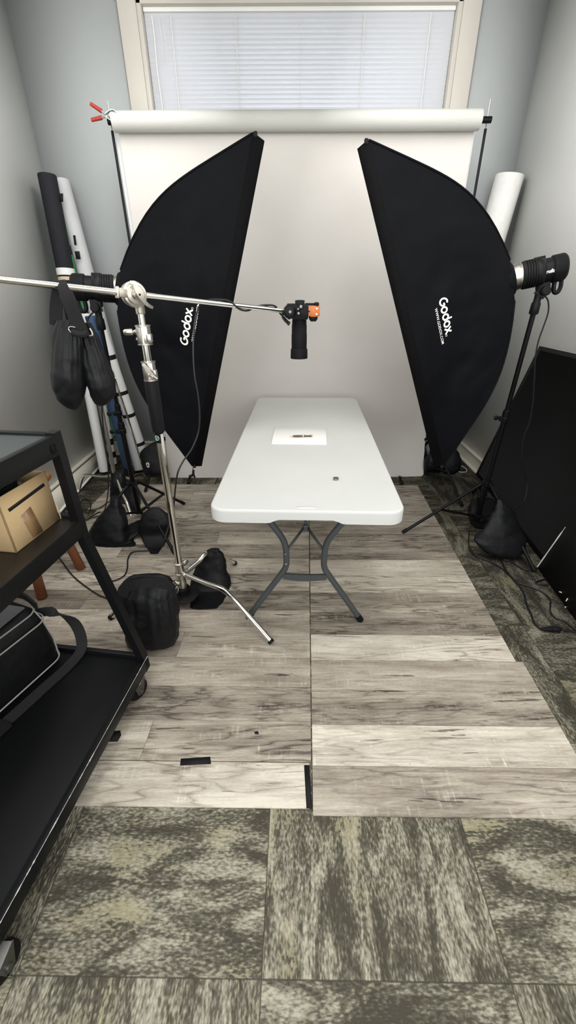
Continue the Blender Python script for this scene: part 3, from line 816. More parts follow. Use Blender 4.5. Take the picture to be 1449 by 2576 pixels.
# ---------------------------------------------------------------- table
ZT = .74
tc0, tc1 = PZ(771, 1286, ZT), PZ(772, 1000, ZT)
ta = (tc1-tc0); TL = ta.length; ta.normalize(); tx = V((ta.y, -ta.x, 0)); TW = .765
tcen = (tc0+tc1)/2
TP = lambda x, y, z: V((tcen.x, tcen.y, 0)) + tx*x + ta*y + V((0,0,z))
tbl = thing('folding_table', 'white plastic folding table with dark grey legs in the middle', 'table', (tcen.x, tcen.y, 0))
def rrect(hx, hy, r, n_=8, flatn=10):
    pts = []
    for cx, cy, a0 in ((hx-r, -hy+r, -90), (hx-r, hy-r, 0), (-hx+r, hy-r, 90), (-hx+r, -hy+r, 180)):
        for i in range(n_+1):
            a = R(a0+90*i/n_); pts.append((cx+r*math.cos(a), cy+r*math.sin(a)))
        # densify the side that follows
        nx_, ny_ = {-90:(hx, hy-r), 0:(-hx+r, hy), 90:(-hx, -hy+r), 180:(hx-r, -hy)}[a0]
        p = pts[-1]
        for i in range(1, flatn): pts.append((p[0]+(nx_-p[0])*i/flatn, p[1]+(ny_-p[1])*i/flatn))
    return pts
HX, HY, RC = TW/2, TL/2, .065
mb = MB(); rings = []
def skirt(x, y):   # arched cut-out in the end skirts
    if abs(abs(y)-HY) < .03 or abs(y) > HY-.002:
        a = abs(x)
        if a < .105: return .040
        if a < .15: return .040 + .016*(3*((a-.105)/.045)**2-2*((a-.105)/.045)**3)
    return .056
outer = rrect(HX, HY, RC, 8, 36)
for inset, dz, useskirt in ((.012,-.006,0),(.0105,0,0),(.0075,0,0),(.003,-.002,0),(.0008,-.006,0),(0,-.012,0),(0,None,1),(.006,None,1),(.012,-.02,0)):
    ring = []
    for x, y in outer:
        cx = max(-HX+RC, min(HX-RC, x)); cy = max(-HY+RC, min(HY-RC, y)); dv = V((x-cx, y-cy, 0)); dv = dv.normalized() if dv.length else V((0,0,0))
        p = V((x, y, 0)) - dv*inset
        zz = ZT + (dz if dz is not None else -skirt(x, y))
        ring.append(TP(p.x, p.y, zz))
    rings.append(ring)
rings = rings[1:]
mb.quad_strip(rings, cap=False)
vs = mb.bm.verts; vs.ensure_lookup_table(); K = len(outer)
mb.bm.faces.new([vs[i] for i in range(K)]); mb.bm.faces.new([vs[len(vs)-K+i] for i in reversed(range(K))])
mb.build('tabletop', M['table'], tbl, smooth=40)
# raised mark on the near end and a shallow rim line
mb = MB()
q = [TP(x, y, ZT) for x, y in ((-.038,-HY+.022),(.038,-HY+.022),(.038,-HY+.036),(-.038,-HY+.036))]
mb.slab(q, (0,0,1), .0012); mb.build('embossed_mark', M['white'], tbl)
def leg_assembly(ys, z_in):
    w = .275
    for s_ in (-1, 1):
        pts = [TP(s_*.30, ys, ZT-.03), TP(s_*.235, ys, .685), TP(s_*.150, ys, .56), TP(s_*.098, ys, .47), TP(s_*.088, ys, .38), TP(s_*.092, ys, .33), TP(s_*.115, ys, .285), TP(s_*.20, ys, .15), TP(s_*.283, ys, .013)]
        lg = MB().tube(catmull([V(p) for p in pts], 5), .0145, 14).build('leg', M['leg'], tbl)
        f = TP(s_*.283, ys, .013); u = (f-TP(s_*.20, ys, .15)).normalized()
        MB().cyl(f-u*.03, f+u*.006, .0165, seg=16).sphere(f+u*.003, .0155).build('foot_cap', M['rubber'], lg)
    mb = MB(); rings = []
    for i in range(13):
        x = -.105+.21*i/12; h = .016+.012*(1-(x/.105)**2)*0 + .010*(x/.105)**2*0; top = .288+.004*(x/.105)**2; bot = .262-.010*(1-(x/.105)**2)
        rings.append([TP(x, ys-.006, top), TP(x, ys+.006, top), TP(x, ys+.006, bot), TP(x, ys-.006, bot)])
    mb.quad_strip(rings); mb.build('cross_brace', M['leg'], tbl)
YN = (V((0,1.60,0))-tcen).dot(ta)
YN = -HY + .20
leg_assembly(YN, 1); leg_assembly(HY-.20, -1)
for sg, ys in ((1, YN), (-1, HY-.20)):
    ap = TP(0, ys+sg*.13, .475)
    for s_ in (-1, 1): MB().tube([TP(s_*.092, ys, .415), ap+tx*s_*.006], .0065, 8).build('folding_strut', M['leg'], tbl)
    mb = MB().tube([ap, TP(0, ys+sg*.22, ZT-.03)], .0075, 8); mb.box(ap, (.022,.03,.03), bev=.004); mb.build('strut_link', M['leg'], tbl)
    MB().tube([TP(-.33, ys, ZT-.035), TP(.33, ys, ZT-.035)], .012, 10).build('hinge_rail', M['leg'], tbl)
MB().cyl(TP(-.089,YN-.012,.36), TP(-.089,YN-.019,.36), .006).cyl(TP(-.092,YN-.012,.415), TP(-.092,YN-.018,.415), .004).build('rivet', M['dchrome'], tbl)

q = [PZ(x, y, ZT+.006) for x, y in ((692,1073),(820,1076),(822,1117),(683,1115))]
o = MB().slab([p-V((0,0,.0055)) for p in q], (0,0,1), .005, bev=.0006).build('white_board', M['acry']); tag(o, 'small glossy white board lying on the folding table under the pen', 'board')
p0, p1 = PZ(727, 1097.5, ZT+.0125), PZ(787, 1096, ZT+.0125); d = (p1-p0); L = d.length; d.normalize()
pen = thing('pen', 'dark wooden ballpoint pen with gold fittings on the white board', 'pen', (p0+p1)/2 - V((0,0,.006)))
MB().lathe(p0, d, [(0,.0008),(.004,.0014),(L*.16,.0040),(L*.165,.0044)]).build('tip', M['gold'], pen)
MB().lathe(p0, d, [(L*.16,.0046),(L*.19,.0052),(L*.40,.0060),(L*.575,.0058)]).build('lower_barrel', M['penbody'], pen)
MB().lathe(p0, d, [(L*.57,.0062),(L*.575,.0066),(L*.615,.0066),(L*.62,.0062)]).build('centre_band', M['gold'], pen)
MB().lathe(p0, d, [(L*.615,.0060),(L*.68,.0056),(L*.82,.0050),(L*.95,.0060)]).build('upper_barrel', M['penbody'], pen)
MB().lathe(p0, d, [(L*.945,.0064),(L*.955,.0067),(L*.98,.0066),(L,.0050)]).build('end_cap', M['gold'], pen)
MB().band([p0+d*L*.66+V((0,-.004,.005)), p0+d*L*.8+V((0,-.005,.006)), p0+d*L*.97+V((0,-.0045,.006))], .0022, .001, (0,1,0)).build('clip', M['gold'], pen)
rc = PZ(845, 1204, ZT+.005)
mb = MB(); rings = []
for r_, z_ in ((.0105,.0002),(.0120,.0008),(.0120,.0092),(.0105,.0098),(.0098,.0092),(.0098,.0008)):
    rings.append([V((rc.x+r_*math.cos(a), rc.y+r_*math.sin(a), ZT+z_)) for a in [2*math.pi*i/32 for i in range(32)]])
rings.append(rings[0]); mb.quad_strip(rings, cap=False); o = mb.build('metal_ring', M['brass']); tag(o, 'small dull brass ring lying on the white folding table', 'ring')

# ---------------------------------------------------------------- boom stand (century stand)
cb = V((-.570, 1.765, 0))
hd = PY(335, 741, cb.y-.03)
cs = thing('boom_stand', 'shiny chrome stand in the foreground carrying the long boom arm', 'light stand', cb)
ZH = hd.z
CP = lambda z: V((cb.x + (PY(352,775,cb.y).x-cb.x)*z/1.43, cb.y, z))
def PCOL(py): # height on the column for a pixel row
    d = ray(400, py); return CAMP.z + d.z*(cb.y/d.y)
zj = lambda py: PCOL(py)
MB().cyl(CP(.085), CP(zj(1090)), .0175, seg=32).build('column', M['chrome'], cs)
mb = MB().lathe(CP(.075), (0,0,1), [(0,.018),(.003,.0235),(.045,.0235),(.049,.021),(.062,.021),(.066,.026),(.100,.027),(.104,.0225),(.150,.022),(.155,.0245),(.163,.0245),(.166,.019)])
mb.build('leg_hub', M['nickel'], cs)
MB().lathe(CP(.045), (0,0,1), [(0,.030),(.006,.036),(.03,.036),(.036,.03)]).build('hub_foot', M['rubber'], cs)
zs0, zs1 = zj(1086), zj(958)
mb = MB().lathe(CP(zs0), CP(zs1)-CP(zs0), [(0,.0245),(.004,.026),((zs1-zs0)*.5,.0285),((zs1-zs0)-.003,.0290),((zs1-zs0),.0275)]); mb.build('grip_sleeve', M['rubber'], cs)
# sticker on the column
za = zj(1112); zb = zj(1086)
mb = MB()
ring = lambda z_, r_: [CP(z_)+V((math.sin(a)*r_, -math.cos(a)*r_, 0)) for a in [R(-75+i*8) for i in range(14)]]
A1, B1 = ring(za, .0182), ring(zb, .0182); A2, B2 = ring(za, .0177), ring(zb, .0177)
mb.quad_strip([[a, b, c, e] for a, b, c, e in zip(A1, B1, B2, A2)]); mb.build('sticker', M['bplastic_m'], cs)
def fns(x, y, off):
    a = R(-28)+x/.018; return CP((za+zb)/2+y)+V((math.sin(a), -math.cos(a), 0))*(.0182+off)
mb = stroke_logo(fns, [(arc(0,0,.0105,0,350,24), True), ([(-.006,.008),(.001,-.001),(.001,-.0095)], False), ([(.001,-.001),(.009,.004)], False)], .0018); mb.build('sticker_print', M['glogo'], cs)
# two riser clamps
def riser(z0, z1, r_, lever, knobx):
    mb = MB(); h = z1-z0
    mb.box(CP((z0+z1)/2), (r_*1.9, r_*2.0, h*.92), bev=.006)
    mb.lathe(CP(z0), (0,0,1), [(0,r_*1.08),(.002,r_*1.22),(.005,r_*1.22),(.007,r_*1.02),(h-.007,r_*1.02),(h-.005,r_*1.24),(h-.001,r_*1.24),(h,r_*1.05)])
    mb.box(CP((z0+z1)/2)+V((r_*.9,-r_*.4,-.01)), (r_*.9, r_*1.2, h*.45), bev=.004)
    c = mb.build('riser_clamp', M['nickel'], cs)
    if knobx:
        k0 = CP(z0+h*.66)
        m2 = MB().lathe(k0+V((-r_,0,0)), (-1,-.25,.0), [(0,.009),(.006,.0105),(.010,.0075),(.016,.006),(.018,.0115),(.024,.0125),(.046,.0115),(.052,.007)]); m2.build('knob', M['nickel'], c)
        MB().sphere(CP(z0+h*.3)+V((-r_*1.1,0,0)), .008).build('bolt', M['nickel'], c)
    if lever:
        k0 = CP(z0+h*.62)+V((r_*.35,-r_*1.05,0))
        m2 = MB().lathe(k0, (0,-1,0), [(0,.009),(.014,.008),(.018,.010)]); m2.band([k0+V((-.018,-.016,.024)), k0+V((0,-.018,.008)), k0+V((.018,-.018,-.018)), k0+V((.034,-.020,-.032))], lambda t: .011-.005*t, .007, (1,0,.7), 5); m2.build('lever', M['nickel'], c)
        m2 = MB().torus(CP(z0+h*.25)+V((r_*.35,-r_*1.02,0)), .0075, .0032, (0,1,0), 20, 8); m2.build('bolt_ring', M['nickel'], c)
riser(zj(958), zj(908), .0235, True, False)
MB().cyl(CP(zj(912)), CP(zj(862)), .0150, seg=28).build('upper_column', M['chrome'], cs)
riser(zj(868), zj(817), .0240, False, True)
MB().cyl(CP(zj(822)), CP(zj(770)), .0125, seg=28).lathe(CP(zj(775)), (0,0,1), [(0,.0125),(.003,.0150),(.010,.0150),(.013,.012)]).build('spigot_column', M['chrome'], cs)
# base legs: level tube then dropping
def cleg(ez, foot, bend, z0, m_=M['chrome'], r_=.0132):
    st = CP(z0); foot = V(foot); d = V((foot.x-st.x, foot.y-st.y, 0)); L = d.length; d.normalize()
    b_ = st + d*L*bend + V((0,0,ez))
    pts = [st+d*.015, st+d*L*bend*.5+V((0,0,ez*.5)), b_-d*.075+V((0,0,.004)), b_-d*.035-V((0,0,.001)), b_+d*.0-V((0,0,.014)), b_+(foot-b_).normalized()*.05-V((0,0,.006)), b_+(foot-b_)*.45, foot+V((0,0,.012))]
    pts = catmull(pts, 6)
    lg = MB().tube(pts, r_, 18).build('leg', m_, cs)
    u = (pts[-1]-pts[-6]).normalized(); MB().cyl(pts[-1]-u*.012, pts[-1]+u*.003, r_*1.12, seg=18).build('foot_cap', M['rubber'], lg)
    MB().lathe(st+d*.01, d, [(0,.017),(.004,.019),(.03,.019),(.034,.0155)]).build('leg_collar', M['nickel'], lg)
cleg(.02, PZ(683,1620), .60, .175)
cleg(.035, PZ(591,1421), .62, .155)
cleg(.03, PZ(279,1559), .62, .115)
MB().lathe(CP(.165)+V((.0,.02,.03)), (.6,.6,.5), [(0,.010),(.02,.010),(.024,.015),(.045,.012),(.05,.008)]).build('leg_lock_knob', M['dchrome'], cs)
MB().lathe(CP(.105)+V((-.02,-.005,-.01)), (-1,-.3,.2), [(0,.009),(.012,.008),(.016,.013),(.03,.012)]).build('leg_lock_lever', M['nickel'], cs)

# grip head + boom arm
G = V((CP(ZH).x, cb.y-.010, ZH))
armR = PY(728, 783, 2.24); 
ad = (armR-G); 
lefttip = None
# intersect the arm's left end: straight line through G
u_ = ad.normalized()
ga = thing('camera_boom', 'long thin chrome boom arm reaching across to the overhead camera', 'boom', G)
off = V((0,-.030,0)) + V((0,0,.010))
A0 = G - u_*.80; A1 = armR
MB().tube([A0, A1], .0108, 24).build('arm_rod', M['chrome'], ga)
nrm = V((u_.y, -u_.x, 0)).normalized()   # faces the camera side
if nrm.y > 0: nrm = -nrm
nrm = (nrm + V((.10,-.25,.0))).normalized()
Gh = G + V((-.012,0,0))
gh = MB().lathe(Gh-nrm*.032, nrm, [(0,.032),(.002,.041),(.018,.043),(.020,.038),(.024,.038),(.026,.0440),(.046,.0450),(.050,.042),(.052,.034),(.057,.031),(.059,.018),(.077,.014)], 44)
gh.build('grip_head', M['nickel'], ga)
MB().box(G-u_*.058, (.040,.022,.032), rot=u_.to_track_quat('X', 'Z').to_matrix(), bev=.004).box(G-u_*.074, (.010,.028,.040), rot=u_.to_track_quat('X', 'Z').to_matrix(), bev=.004).build('arm_clamp_block', M['nickel'], ga)
MB().lathe(CP(zj(790)), (0,0,1), [(0,.0162),(.006,.0175),(.03,.0175),(.04,.020)]).build('head_socket', M['nickel'], ga)
lv0 = Gh+nrm*.050; sx = nrm.cross(V((0,0,1))).normalized()
if sx.x < 0: sx = -sx
mb = MB().lathe(Gh+nrm*.03, nrm, [(0,.014),(.016,.012),(.018,.010)])
mb.band([lv0 - sx*.024 + V((0,0,.040)), lv0 - sx*.006 + V((0,0,.030))+nrm*.004, lv0+V((0,0,.0))+nrm*.010, lv0+sx*.022+V((0,0,-.030))+nrm*.006, lv0+sx*.046+V((0,0,-.044))], lambda t: .016-.010*abs(t-.5)*1.2, .010, sx+V((0,0,.6)), 5)
mb.build('t_handle', M['nickel'], ga)
MB().cyl(lv0+nrm*.0135, lv0+nrm*.0165, .0042, seg=14).build('handle_hole', M['dark'], ga)

# ---------------------------------------------------------------- overhead camera
YC = 2.28
cp_ = lambda px, py, dy=0: PY(px, py, YC+dy)
K = (cp_(751,785)-cp_(750,785)).length   # metres per pixel here
lc = cp_(753, 803)
dn = V((0,0,-1))
cam_t = thing('overhead_camera', 'black camera pointing straight down above the table with an orange side plate', 'camera', cp_(752, 800))
LL = cp_(753,803).z - cp_(753,903).z
MB().lathe(lc+V((0,0,.004)), dn, [(0,.026),(.004,.034),(LL*.06,.036),(LL*.16,.0365),(LL*.17,.0378),(LL*.38,.0380),(LL*.39,.0392),(LL*.62,.0392),(LL*.70,.0388),(LL*.75,.0388)], 40).build('lens', M['bplastic_m'], cam_t)
MB().lathe(lc+V((0,0,.004)), dn, [(0,.037),(.003,.0375),(.005,.037)], 40).build('lens_mount_ring', M['dchrome'], cam_t)
MB().lathe(lc+V((0,0,.004)), dn, [(LL*.74,.0388),(LL*.745,.0405),(LL*.77,.0425),(LL*.78,.0432),(LL*1.0,.0442),(LL*1.0,.041),(LL*.80,.036)], 40).build('lens_hood', M['bplastic_m'], cam_t)
MB().lathe(lc+V((0,0,.004)), dn, [(LL*.79,.034),(LL*.80,.034),(LL*.805,.02)], 32).build('front_glass', M['lens_glass'], cam_t)
bt = cp_(752, 765)
MB().box((lc.x+.002, YC, (lc.z+bt.z)/2), (.080, .135, bt.z-lc.z), bev=.010).build('body', M['bplastic'], cam_t)
MB().box((cp_(754,758).x, YC-.02, cp_(754,763).z), (.044,.05,.030), bev=.008).build('viewfinder_hump', M['bplastic'], cam_t)
mb = MB().box((cp_(754,753).x, YC-.02, cp_(754,757).z), (.018,.020,.006), bev=.001)
for s_ in (-1,1): mb.box((cp_(754,753).x+s_*.021, YC-.02, cp_(754,758).z), (.004,.018,.010))
mb.build('hot_shoe', M['bplastic_m'], cam_t)
# orange L plate on the right
oc = cp_(783, 783, -.045)
mb = MB().box(oc, (.074,.008,.044), bev=.003); mb.box(oc+V((.012,0,.0)), (.034,.009,.050), bev=.003); mb.build('orange_plate', M['orange'], cam_t)
MB().box(oc+V((-.018,-.005,0)), (.022,.004,.006)).build('plate_slot', M['dark'], cam_t)
mb = MB().box(oc+V((.037,.010,.002)), (.010,.030,.048), bev=.003); mb.build('plate_flange', M['orange'], cam_t)
mb = MB()
for dz in (-.012, .012): mb.cyl(oc+V((.026,-.003,dz)), oc+V((.026,-.0075,dz)), .0045, seg=12)
mb.build('plate_screw', M['dchrome'], cam_t)
MB().box(oc+V((0,.02,.030)), (.060,.040,.010), bev=.004).box(oc+V((.026,.01,.030)), (.022,.03,.018), bev=.005).build('tilt_screen', M['bplastic'], cam_t)
mb = MB(); softbag(mb, [(oc+V((.010,.02,-.018)), (.022,0,0), (0,.018,0)), (oc+V((.012,.02,-.034)), (.021,0,0), (0,.018,0)), (oc+V((.012,.02,-.046)), (.013,0,0), (0,.012,0))], amp=.0002, seg=20, sub=4); mb.build('grip', M['rubber'], cam_t)
# geared head between arm and camera
hc = cp_(735, 785, -.05)
gh_ = thing('geared_tripod_head', 'black geared head with round knobs joining the boom arm to the camera', 'tripod head', hc)
MB().lathe(hc+V((-.012,.03,.002)), (0,-1,0), [(0,.028),(.004,.031),(.05,.031),(.054,.027),(.056,.018)]).box(hc+V((.005,.03,.012)), (.062,.05,.048), bev=.005).build('head_body', M['bplastic'], gh_)
for px, py, r_ in ((757, 771, .0135), (751, 788, .0105), (750, 777, .008)):
    c_ = cp_(px, py, -.095)
    k_ = MB().lathe(c_+V((0,.05,0)), (0,-1,0), [(0,.008),(.03,.008),(.032,r_*.9),(.034,r_),(.05,r_),(.053,r_*.85)], 20).build('knob', M['rubber'], gh_)
    MB().lathe(c_+V((0,-.002,0)), (0,-1,0), [(0,r_*.55),(.0015,r_*.5)], 16).build('knob_cap', M['piping'], k_)
MB().lathe(hc+V((-.010,-.026,.002)), (0,-1,0), [(0,.007),(.004,.006)]).build('hex_bolt', M['piping'], gh_)
MB().box(cp_(727, 795, -.05), (.012,.012,.030), bev=.003).box(cp_(722, 777, -.05), (.018,.010,.006), bev=.002).build('release_lever', M['bplastic'], gh_)

# ---------------------------------------------------------------- cables
def cable(pts, r, label, m_=M['cable'], name='cable', smooth=6, cat='cable', plug=None):
    o = MB().tube(pts, r, 8, smooth=smooth).build(name, m_); return tag(o, label, cat)
def armpt(t, ang=0, r=.016):
    p = A0.lerp(A1, t); a = R(ang); x = u_.cross(V((0,0,1))).normalized(); y = u_.cross(x).normalized()
    return p + (x*math.cos(a) + y*math.sin(a))*r
pts = [cp_(728,812,-.05), cp_(722,806,-.04)]
pts = [cp_(727,812,-.05), cp_(716,800,-.03), cp_(705,789,-.01)]
tE = lambda px: 0
def arm_t_at(px):
    lo, hi = 0, 1
    for _ in range(40):
        mid = (lo+hi)/2; p = A0.lerp(A1, mid); q = (p-CAMP); x = W0/2+FPX*q.dot(Rt)/q.dot(Fw)
        if x < px: lo = mid
        else: hi = mid
    return lo
for px, a in ((690,300),(672,270),(650,200),(625,100),(600,60),(575,300),(555,270),(535,230),(515,180)):
    pts.append(armpt(arm_t_at(px), a, .0155))
# hanging run
for px, py, y_ in ((500,775,2.0),(491,805,1.96),(486,870,1.93),(489,940,1.92),(499,1000,1.92),(502,1050,1.92),(498,1090,1.92),(482,1130,1.9),(461,1160,1.88),(447,1190,1.86),(441,1230,1.86),(436,1280,1.86),(425,1320,1.9)):
    pts.append(PY(px, py, y_))
for px, py in ((404,1378),(372,1385),(335,1388),(322,1405),(320,1430),(312,1448),(290,1460),(265,1462),(254,1470),(262,1480),(285,1490),(300,1500)):
    pts.append(PZ(px, py, .011))
cable(pts, .0042, 'long black tether cable wound round the boom arm and hanging to the floor')
o = MB().tube([cp_(712,786,-.02), cp_(711,796,-.03), cp_(717,806,-.04), cp_(724,812,-.05)], .0065, 8, smooth=4).tube([cp_(724,812,-.05), cp_(729,815,-.05)], .009, 8).build('cable_plug', M['cable']); tag(o, 'stubby black cable plug hanging loose at the end of the boom arm', 'plug')
def PB(px, py, z=.2, y=1.5): return PY(px, py, y)
o = MB().tube([PZ(345,1530,.14), PZ(352,1500,.22), PZ(368,1466,.25), PZ(400,1449,.25), PZ(430,1458,.22), PZ(446,1474,.20), PZ(444,1490,.20), PZ(425,1508,.20), PZ(385,1518,.20), PZ(340,1516,.19), PZ(310,1512,.17)], .0038, 8, smooth=6).build('cable', M['cable']); tag(o, 'black cable looped over the front sandbag at the boom stand foot', 'cable')
cable([PZ(x, y, .010) for x, y in ((120,1370),(150,1405),(180,1445),(215,1475),(255,1500),(300,1512),(318,1520))], .0042, 'black cable running from behind the cart to the front sandbag')
# flash cables
pi_r = r_fr + RS[1]*(RS[4]*.46) - RS[3]*.085
pts = [pi_r]
for px, py, y_ in ((1374,748,2.5),(1380,765,2.5),(1378,790,2.5),(1366,825,2.5),(1354,860,2.5),(1347,900,2.5),(1344,960,2.5),(1341,1010,2.5),(1333,1060,2.5),(1318,1100,2.5),(1313,1150,2.5),(1320,1185,2.5),(1326,1220,2.5),(1318,1260,2.45),(1290,1285,2.5),(1255,1293,2.55),(1225,1305,2.58),(1185,1318,2.58)): pts.append(PY(px, py, y_))
for px, py in ((1180,1345),(1180,1375),(1195,1397),(1225,1410),(1255,1425),(1285,1450),(1302,1465),(1330,1475),(1362,1488),(1384,1508),(1384,1535),(1395,1553),(1420,1563),(1449,1585),(1480,1602)): pts.append(PZ(px, py, .006))
cable(pts, .0040, 'black flash power cable dropping from the right flash and snaking across the carpet')
pts = [PZ(x, y, .006) for x, y in ((1352,1428),(1335,1434),(1310,1428),(1285,1413),(1264,1408),(1268,1425),(1285,1450),(1305,1472),(1318,1492),(1325,1520),(1336,1545),(1345,1567),(1362,1582),(1385,1588))]
cable(pts, .0048, 'black extension lead on the carpet, looping from the board to its plug')
p0, p1 = PZ(1372,1583,.015), PZ(1425,1583,.015); d = (p1-p0).normalized()
o = thing('plug_connector', 'chunky black plug joined to a socket, on the carpet beside the black boards', 'plug', (p0+p1)/2-V((0,0,.014)))
MB().lathe(p0, d, [(-.02,.006),(0,.011),(.028,.0145),(.036,.013)], 18).build('plug_body', M['rubber'], o)
MB().lathe(p0, d, [(.036,.012),(.040,.0145),(.062,.0145),(.078,.008)], 18).build('socket_body', M['rubber'], o)
cable([p1+V((-.01,0,-.008)), PZ(1449,1590,.006), PZ(1480,1600,.006)], .0048, 'short black lead leaving the plug at the right edge')
cable([PZ(1376,1455,.006), PZ(1352,1463,.006), PZ(1353,1469,.006), PZ(1380,1472,.006)], .0045, 'small black cable bend peeking out beside the black boards')
# left flash cable and floor coil
pi_l = l_fr + LS[1]*(LS[4]*.46) - LS[3]*.085
pts = [pi_l]
for px, py, y_ in ((222,800,2.5),(225,830,2.5),(238,860,2.55),(250,920,2.6),(255,980,2.6),(257,1040,2.6),(262,1100,2.6),(270,1150,2.6),(273,1200,2.6),(271,1245,2.6)): pts.append(PY(px, py, y_))
for px, py in ((262,1285),(245,1290),(215,1308),(182,1312),(165,1300),(162,1285),(175,1276),(200,1282),(222,1290),(228,1268),(218,1256),(205,1260),(200,1275),(220,1283),(250,1278),(275,1262),(285,1275),(268,1292),(240,1300),(205,1312)): pts.append(PZ(px, py, .012+.004*(len(pts) % 3)))
cable(pts, .0042, 'black flash power cable dropping from the left flash into a loose coil')
# white wires by the right backdrop stand
cable([PZ(x, y, .006) for x, y in ((1090,1175),(1110,1160),(1140,1168),(1160,1172),(1173,1180),(1172,1187),(1155,1187),(1140,1180)) ], .0030, 'thin white cable looped on the carpet near the right baseboard', M['white'])
cable([PY(x, y, 3.85) for x, y in ((1066,1155),(1060,1142),(1064,1131),(1078,1129),(1090,1135))] , .0030, 'thin white cable hanging in a loop behind the paper at the power strip', M['white'])

# ---------------------------------------------------------------- wall outlet & power strip
wp = PY(1077, 1103, YB-.006)
o = thing('wall_outlet', 'grey wall outlet low on the back wall behind the right softbox', 'outlet', wp-V((0,0,.06)))
MB().box(wp, (.085,.012,.12), bev=.003).build('cover_plate', M['wallplate'], o)
MB().box(wp+V((0,-.02,.02)), (.05,.035,.04), bev=.004).build('plug_adapter', M['white'], o)
ps = PY(1072, 1139, 3.93)
o = MB().box((ps.x, 3.93, max(ps.z, .022)), (.11,.05,.035), bev=.006).build('power_strip', M['white']); tag(o, 'white power adapter at the foot of the back wall by the stand', 'power adapter')

# ---------------------------------------------------------------- sandbags
def pouch(name_or_parent, part, secs, seed, m_=M['bag'], amp=.008, flatz=None, freq=14, expo=2.4, pleat=None):
    mb = MB(); softbag(mb, secs, amp=amp, seed=seed, flatz=flatz, freq=freq, expo=expo, pleat=pleat, seg=72 if pleat else 36)
    return mb.build(part, m_, name_or_parent, smooth=60)
# hung from the boom arm: two teardrop pouches
tS = arm_t_at(152); hS = A0.lerp(A1, tS)
yS = hS.y
sb = thing('sandbag', 'two-lobed black sandbag hanging from the boom arm by its strap', 'sandbag', hS)
pS = lambda px, py, dy=0: PY(px, py, yS+dy)
kk = (pS(201,800)-pS(200,800)).length
def lobe(c, seed):
    secs = []
    for px, py, w, dp, dy in c: secs.append((pS(px, py, dy), V((w*kk, 0, 0)), V((0, dp, 0))))
    pouch(sb, 'pouch', secs, seed, amp=.0045, freq=16, expo=2.2, pleat=(15,.0022,.12,.35))
lobe([(176,805,34,.018,-.01),(170,835,38,.028,-.01),(170,875,40,.040,-.01),(172,920,42,.052,-.01),(174,965,43,.056,-.01),(180,1000,33,.046,-.01),(186,1020,20,.030,-.01),(188,1030,6,.01,-.01)], 1)
lobe([(206,812,22,.014,.03),(216,840,26,.025,.03),(228,880,32,.036,.03),(240,920,37,.048,.03),(252,960,38,.052,.03),(258,990,33,.045,.03),(258,1010,22,.030,.03),(256,1020,7,.01,.03)], 2)
MB().band([pS(142,806,.01), pS(143,765,.012), pS(146,735,.01), hS+V((0,.0,.012)), pS(160,728,-.02), pS(175,760,-.03), pS(190,800,-.03), pS(205,835,-.03)], lambda t: (20+ (14 if t > .6 else 6))*kk, .004, (1,.1,.15), 5).build('carry_strap', M['strap'], sb)
MB().band([pS(140,820,.02), pS(141,775,.02), pS(147,738,.012)], 30*kk, .003, (1,.0,.0), 5).build('rear_strap', M['strap'], sb)
MB().tube([pS(176,832,-.035), pS(173,828,-.035), pS(177,822,-.035), pS(190,824,-.035)], .0028, 8, smooth=4).tube([pS(176,834,-.035), pS(190,841,-.036), pS(228,845,-.036), pS(232,838,-.035), pS(226,826,-.035)], .0032, 8, smooth=5).build('metal_ring', M['dchrome'], sb)
MB().tube([pS(182,836,-.036), pS(205,842,-.038), pS(222,838,-.036)], .011, 10, smooth=4).build('strap_fold', M['strap'], sb)

def zbag(label, secs, seed, strapfn=None, amp=.009, expo=2.5, group='sandbags on the stand legs', pleat=None):
    """standing/slumped bag: secs = (px,py,z,halfwidth_px_vec,halfdepth)"""
    cen = V(secs[0][0])
    t = thing('sandbag', label, 'sandbag', (cen.x, cen.y, 0), group)
    pouch(t, 'pouch', secs, seed, amp=amp, flatz=.007, expo=expo, pleat=pleat)
    return t
# A: big bag in front of the boom stand
yA = 1.50
A_ = lambda px, py, dy=0: PY(px, py, yA+dy)
def hw(px0, px1, py, y): return (PY(px1, py, y)-PY(px0, py, y))*.5
def secs_from(rows, y, tiltv=0):
    out = []
    for px0, px1, py, dp, dy in rows:
        yy = min(y+dy, PZ((px0+px1)/2, py, .012).y + dp*.15)
        c = (PY(px0, py, yy)+PY(px1, py, yy))*.5; out.append((c, hw(px0, px1, py, yy), V((0, dp, 0))))
    return out
t = zbag('large black ruffled sandbag sitting in front of the chrome boom stand', secs_from([(322,440,1618,.04,.0),(318,447,1600,.075,.0),(310,449,1560,.080,.0),(303,447,1520,.070,.0),(299,441,1490,.055,.005),(303,437,1470,.035,.01),(325,425,1452,.022,.02),(350,405,1446,.010,.02)], 1.43), 3, amp=.007, pleat=(17,.0045,.42,.22))
MB().band([A_(308,1500,-.13), A_(318,1478,-.12), A_(370,1466,-.12), A_(425,1474,-.12), A_(438,1492,-.13), A_(436,1502,-.13)], .042, .004, (0,.25,1), 5).build('carry_strap', M['strap'], t)
MB().tube([A_(430,1498,-.13), A_(438,1484,-.13), A_(446,1476,-.13), A_(447,1486,-.13), A_(438,1500,-.13)], .0030, 8, smooth=4).build('snap_hook', M['chrome'], t)
